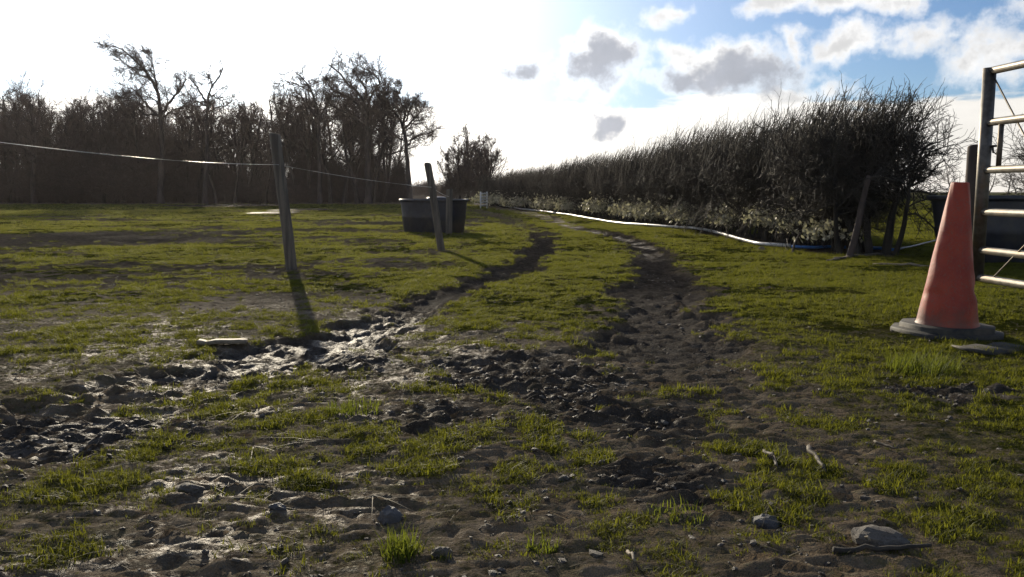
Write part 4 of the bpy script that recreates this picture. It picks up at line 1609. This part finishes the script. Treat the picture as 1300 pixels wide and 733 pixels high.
def dents(a, z):
    d = np.zeros_like(a)
    for a0, z0, wa, wz, dep in ((5.7, .33, .5, .05, -.013), (5.5, .26, .45, .04, .005), (4.0, .45, .35, .12, -.007), (5.3, .60, .4, .15, -.006), (3.6, .72, .3, .02, -.006),
                                (3.3, .30, .6, .03, -.006), (4.7, .20, .9, .03, .004), (3.5, .55, .4, .05, -.007), (4.4, .82, .5, .07, -.004), (5.9, .48, .3, .03, -.010)):
        da = np.angle(np.exp(1j * (a - a0)))
        d += dep * np.exp(-(da / wa) ** 2 - ((z - z0) / wz) ** 2)
    return d


for z in list(np.linspace(.084, .12, 3)) + list(np.linspace(.13, HC, 60)):
    rr = .206 - (.206 - .058) * ((z - .084) / (HC - .084)) ** .93
    if z < .10:
        rr += .006
    sq = 1 + .028 * np.cos(4 * a + .5) * (1 - z)
    r_ = rr * sq + dents(a, z) + .0012 * np.sin(9 * a + z * 20)
    lean = .012 * (z / HC) ** 2
    rings.append(np.stack([lean + r_ * np.cos(a), r_ * np.sin(a), np.full(n, z)], 1))
top = rings[-1].copy()
for k, z in ((.96, HC + .006), (.86, HC + .008), (.76, HC + .002), (.74, HC - .10)):
    q = top.copy()
    c = q.mean(0)
    q = c + (q - c) * k
    q[:, 2] = z
    rings.append(q)
mb = MB()
mb.rings(rings, False, True)
link('cone_body', mb.mesh('cone_body', M_CONE), cone)

# dark mat under the right of the cone
plank((1228, 446), (1292, 440), .28, .02, M_RUBBER, 'dark flat rubber scrap lying right of the cone base', 11, 'rubber_mat', 'mat')

# ------------------------------------------------------------------ metal gate
gD = 7.0
gx0 = (1243 - CX) / F_PX * gD
gdir = unit(np.array([.082, -1.0]))
gate = empty('metal_gate', (gx0, gD, 0), (0, 0, math.atan2(gdir[1], gdir[0])))
tag(gate, 'galvanised tubular metal gate at the right edge behind the cone', 'gate')
GL = 3.2
rail_z = [top_h(py, gD) for py in (95, 158, 216.5, 269, 317, 352)]


def tube_obj(name, pts, r, parent, n=14):
    mb = MB()
    mb.tube(pts, r, n)
    return link(name, mb.mesh(name, M_GALV), parent)


z_top, z_bot = rail_z[0], rail_z[-1]
for xx in (0, GL):
    tube_obj('stile', [(xx, 0, z_bot - .03), (xx, 0, z_top + .025)], .050, gate, 18)
for z in rail_z:
    tube_obj('rail', [(.030, 0, z), (GL - .03, 0, z)], .031, gate)
tube_obj('brace', [(.02, .015, z_top - .03), (1.35, .015, rail_z[-1] + .05)], .007, gate, 8)
tube_obj('brace', [(.25, -.02, z_bot + .03), (.85, -.02, rail_z[3] - .02)], .006, gate, 8)
tube_obj('latch_bar', [(.19, .0, rail_z[1] - .02), (.185, .0, rail_z[2] + .02)], .020, gate, 12)
lt = tube_obj('latch', [(.02, .03, (rail_z[1] + rail_z[2]) / 2), (.17, .03, (rail_z[1] + rail_z[2]) / 2)], .010, gate, 8)
mb = MB()
zc = (rail_z[1] + rail_z[2]) / 2
mb.tube([(.05, .03, zc), (.06, .035, zc - .05), (.10, .035, zc - .065), (.13, .03, zc - .03)], .009, 8)
link('latch_handle', mb.mesh('latch_handle', M_GALV), lt)

# wooden gate post further back
wy = 9.6
wx = (1233.5 - CX) / F_PX * wy
Hw = top_h(188, wy)
o = link('gate_post', post_mesh(8, Hw, .085, (0, 0), M_BARK), None, (wx, wy, gz(wx, wy)))
tag(o, 'thick dark wooden gate post behind the end of the metal gate', 'gate post')

# ------------------------------------------------------------------ thin volume added to imitate the veil of lens flare
M_VEIL = bpy.data.materials.new('flare_veil')
M_VEIL.use_nodes = True
t = NT(M_VEIL.node_tree)
t.n.clear()
pv = t.node('ShaderNodeVolumePrincipled')
pv.inputs['Color'].default_value = c4(.97, .90, .89)
pv.inputs['Density'].default_value = .00014
pv.inputs['Anisotropy'].default_value = .55
ho = t.node('ShaderNodeOutputMaterial')
t.l.new(pv.outputs[0], ho.inputs['Volume'])
mb = MB()
box(mb, (0, 110, 8.5), (1500, 1800, 23))
hz = link('flare_veil', mb.mesh('flare_veil', M_VEIL, False))
tag(hz, 'thin added air volume imitating the veil of lens flare over the fields', 'flare_veil', kind='stuff')

print('faces', sum(len(m.polygons) for m in bpy.data.meshes))
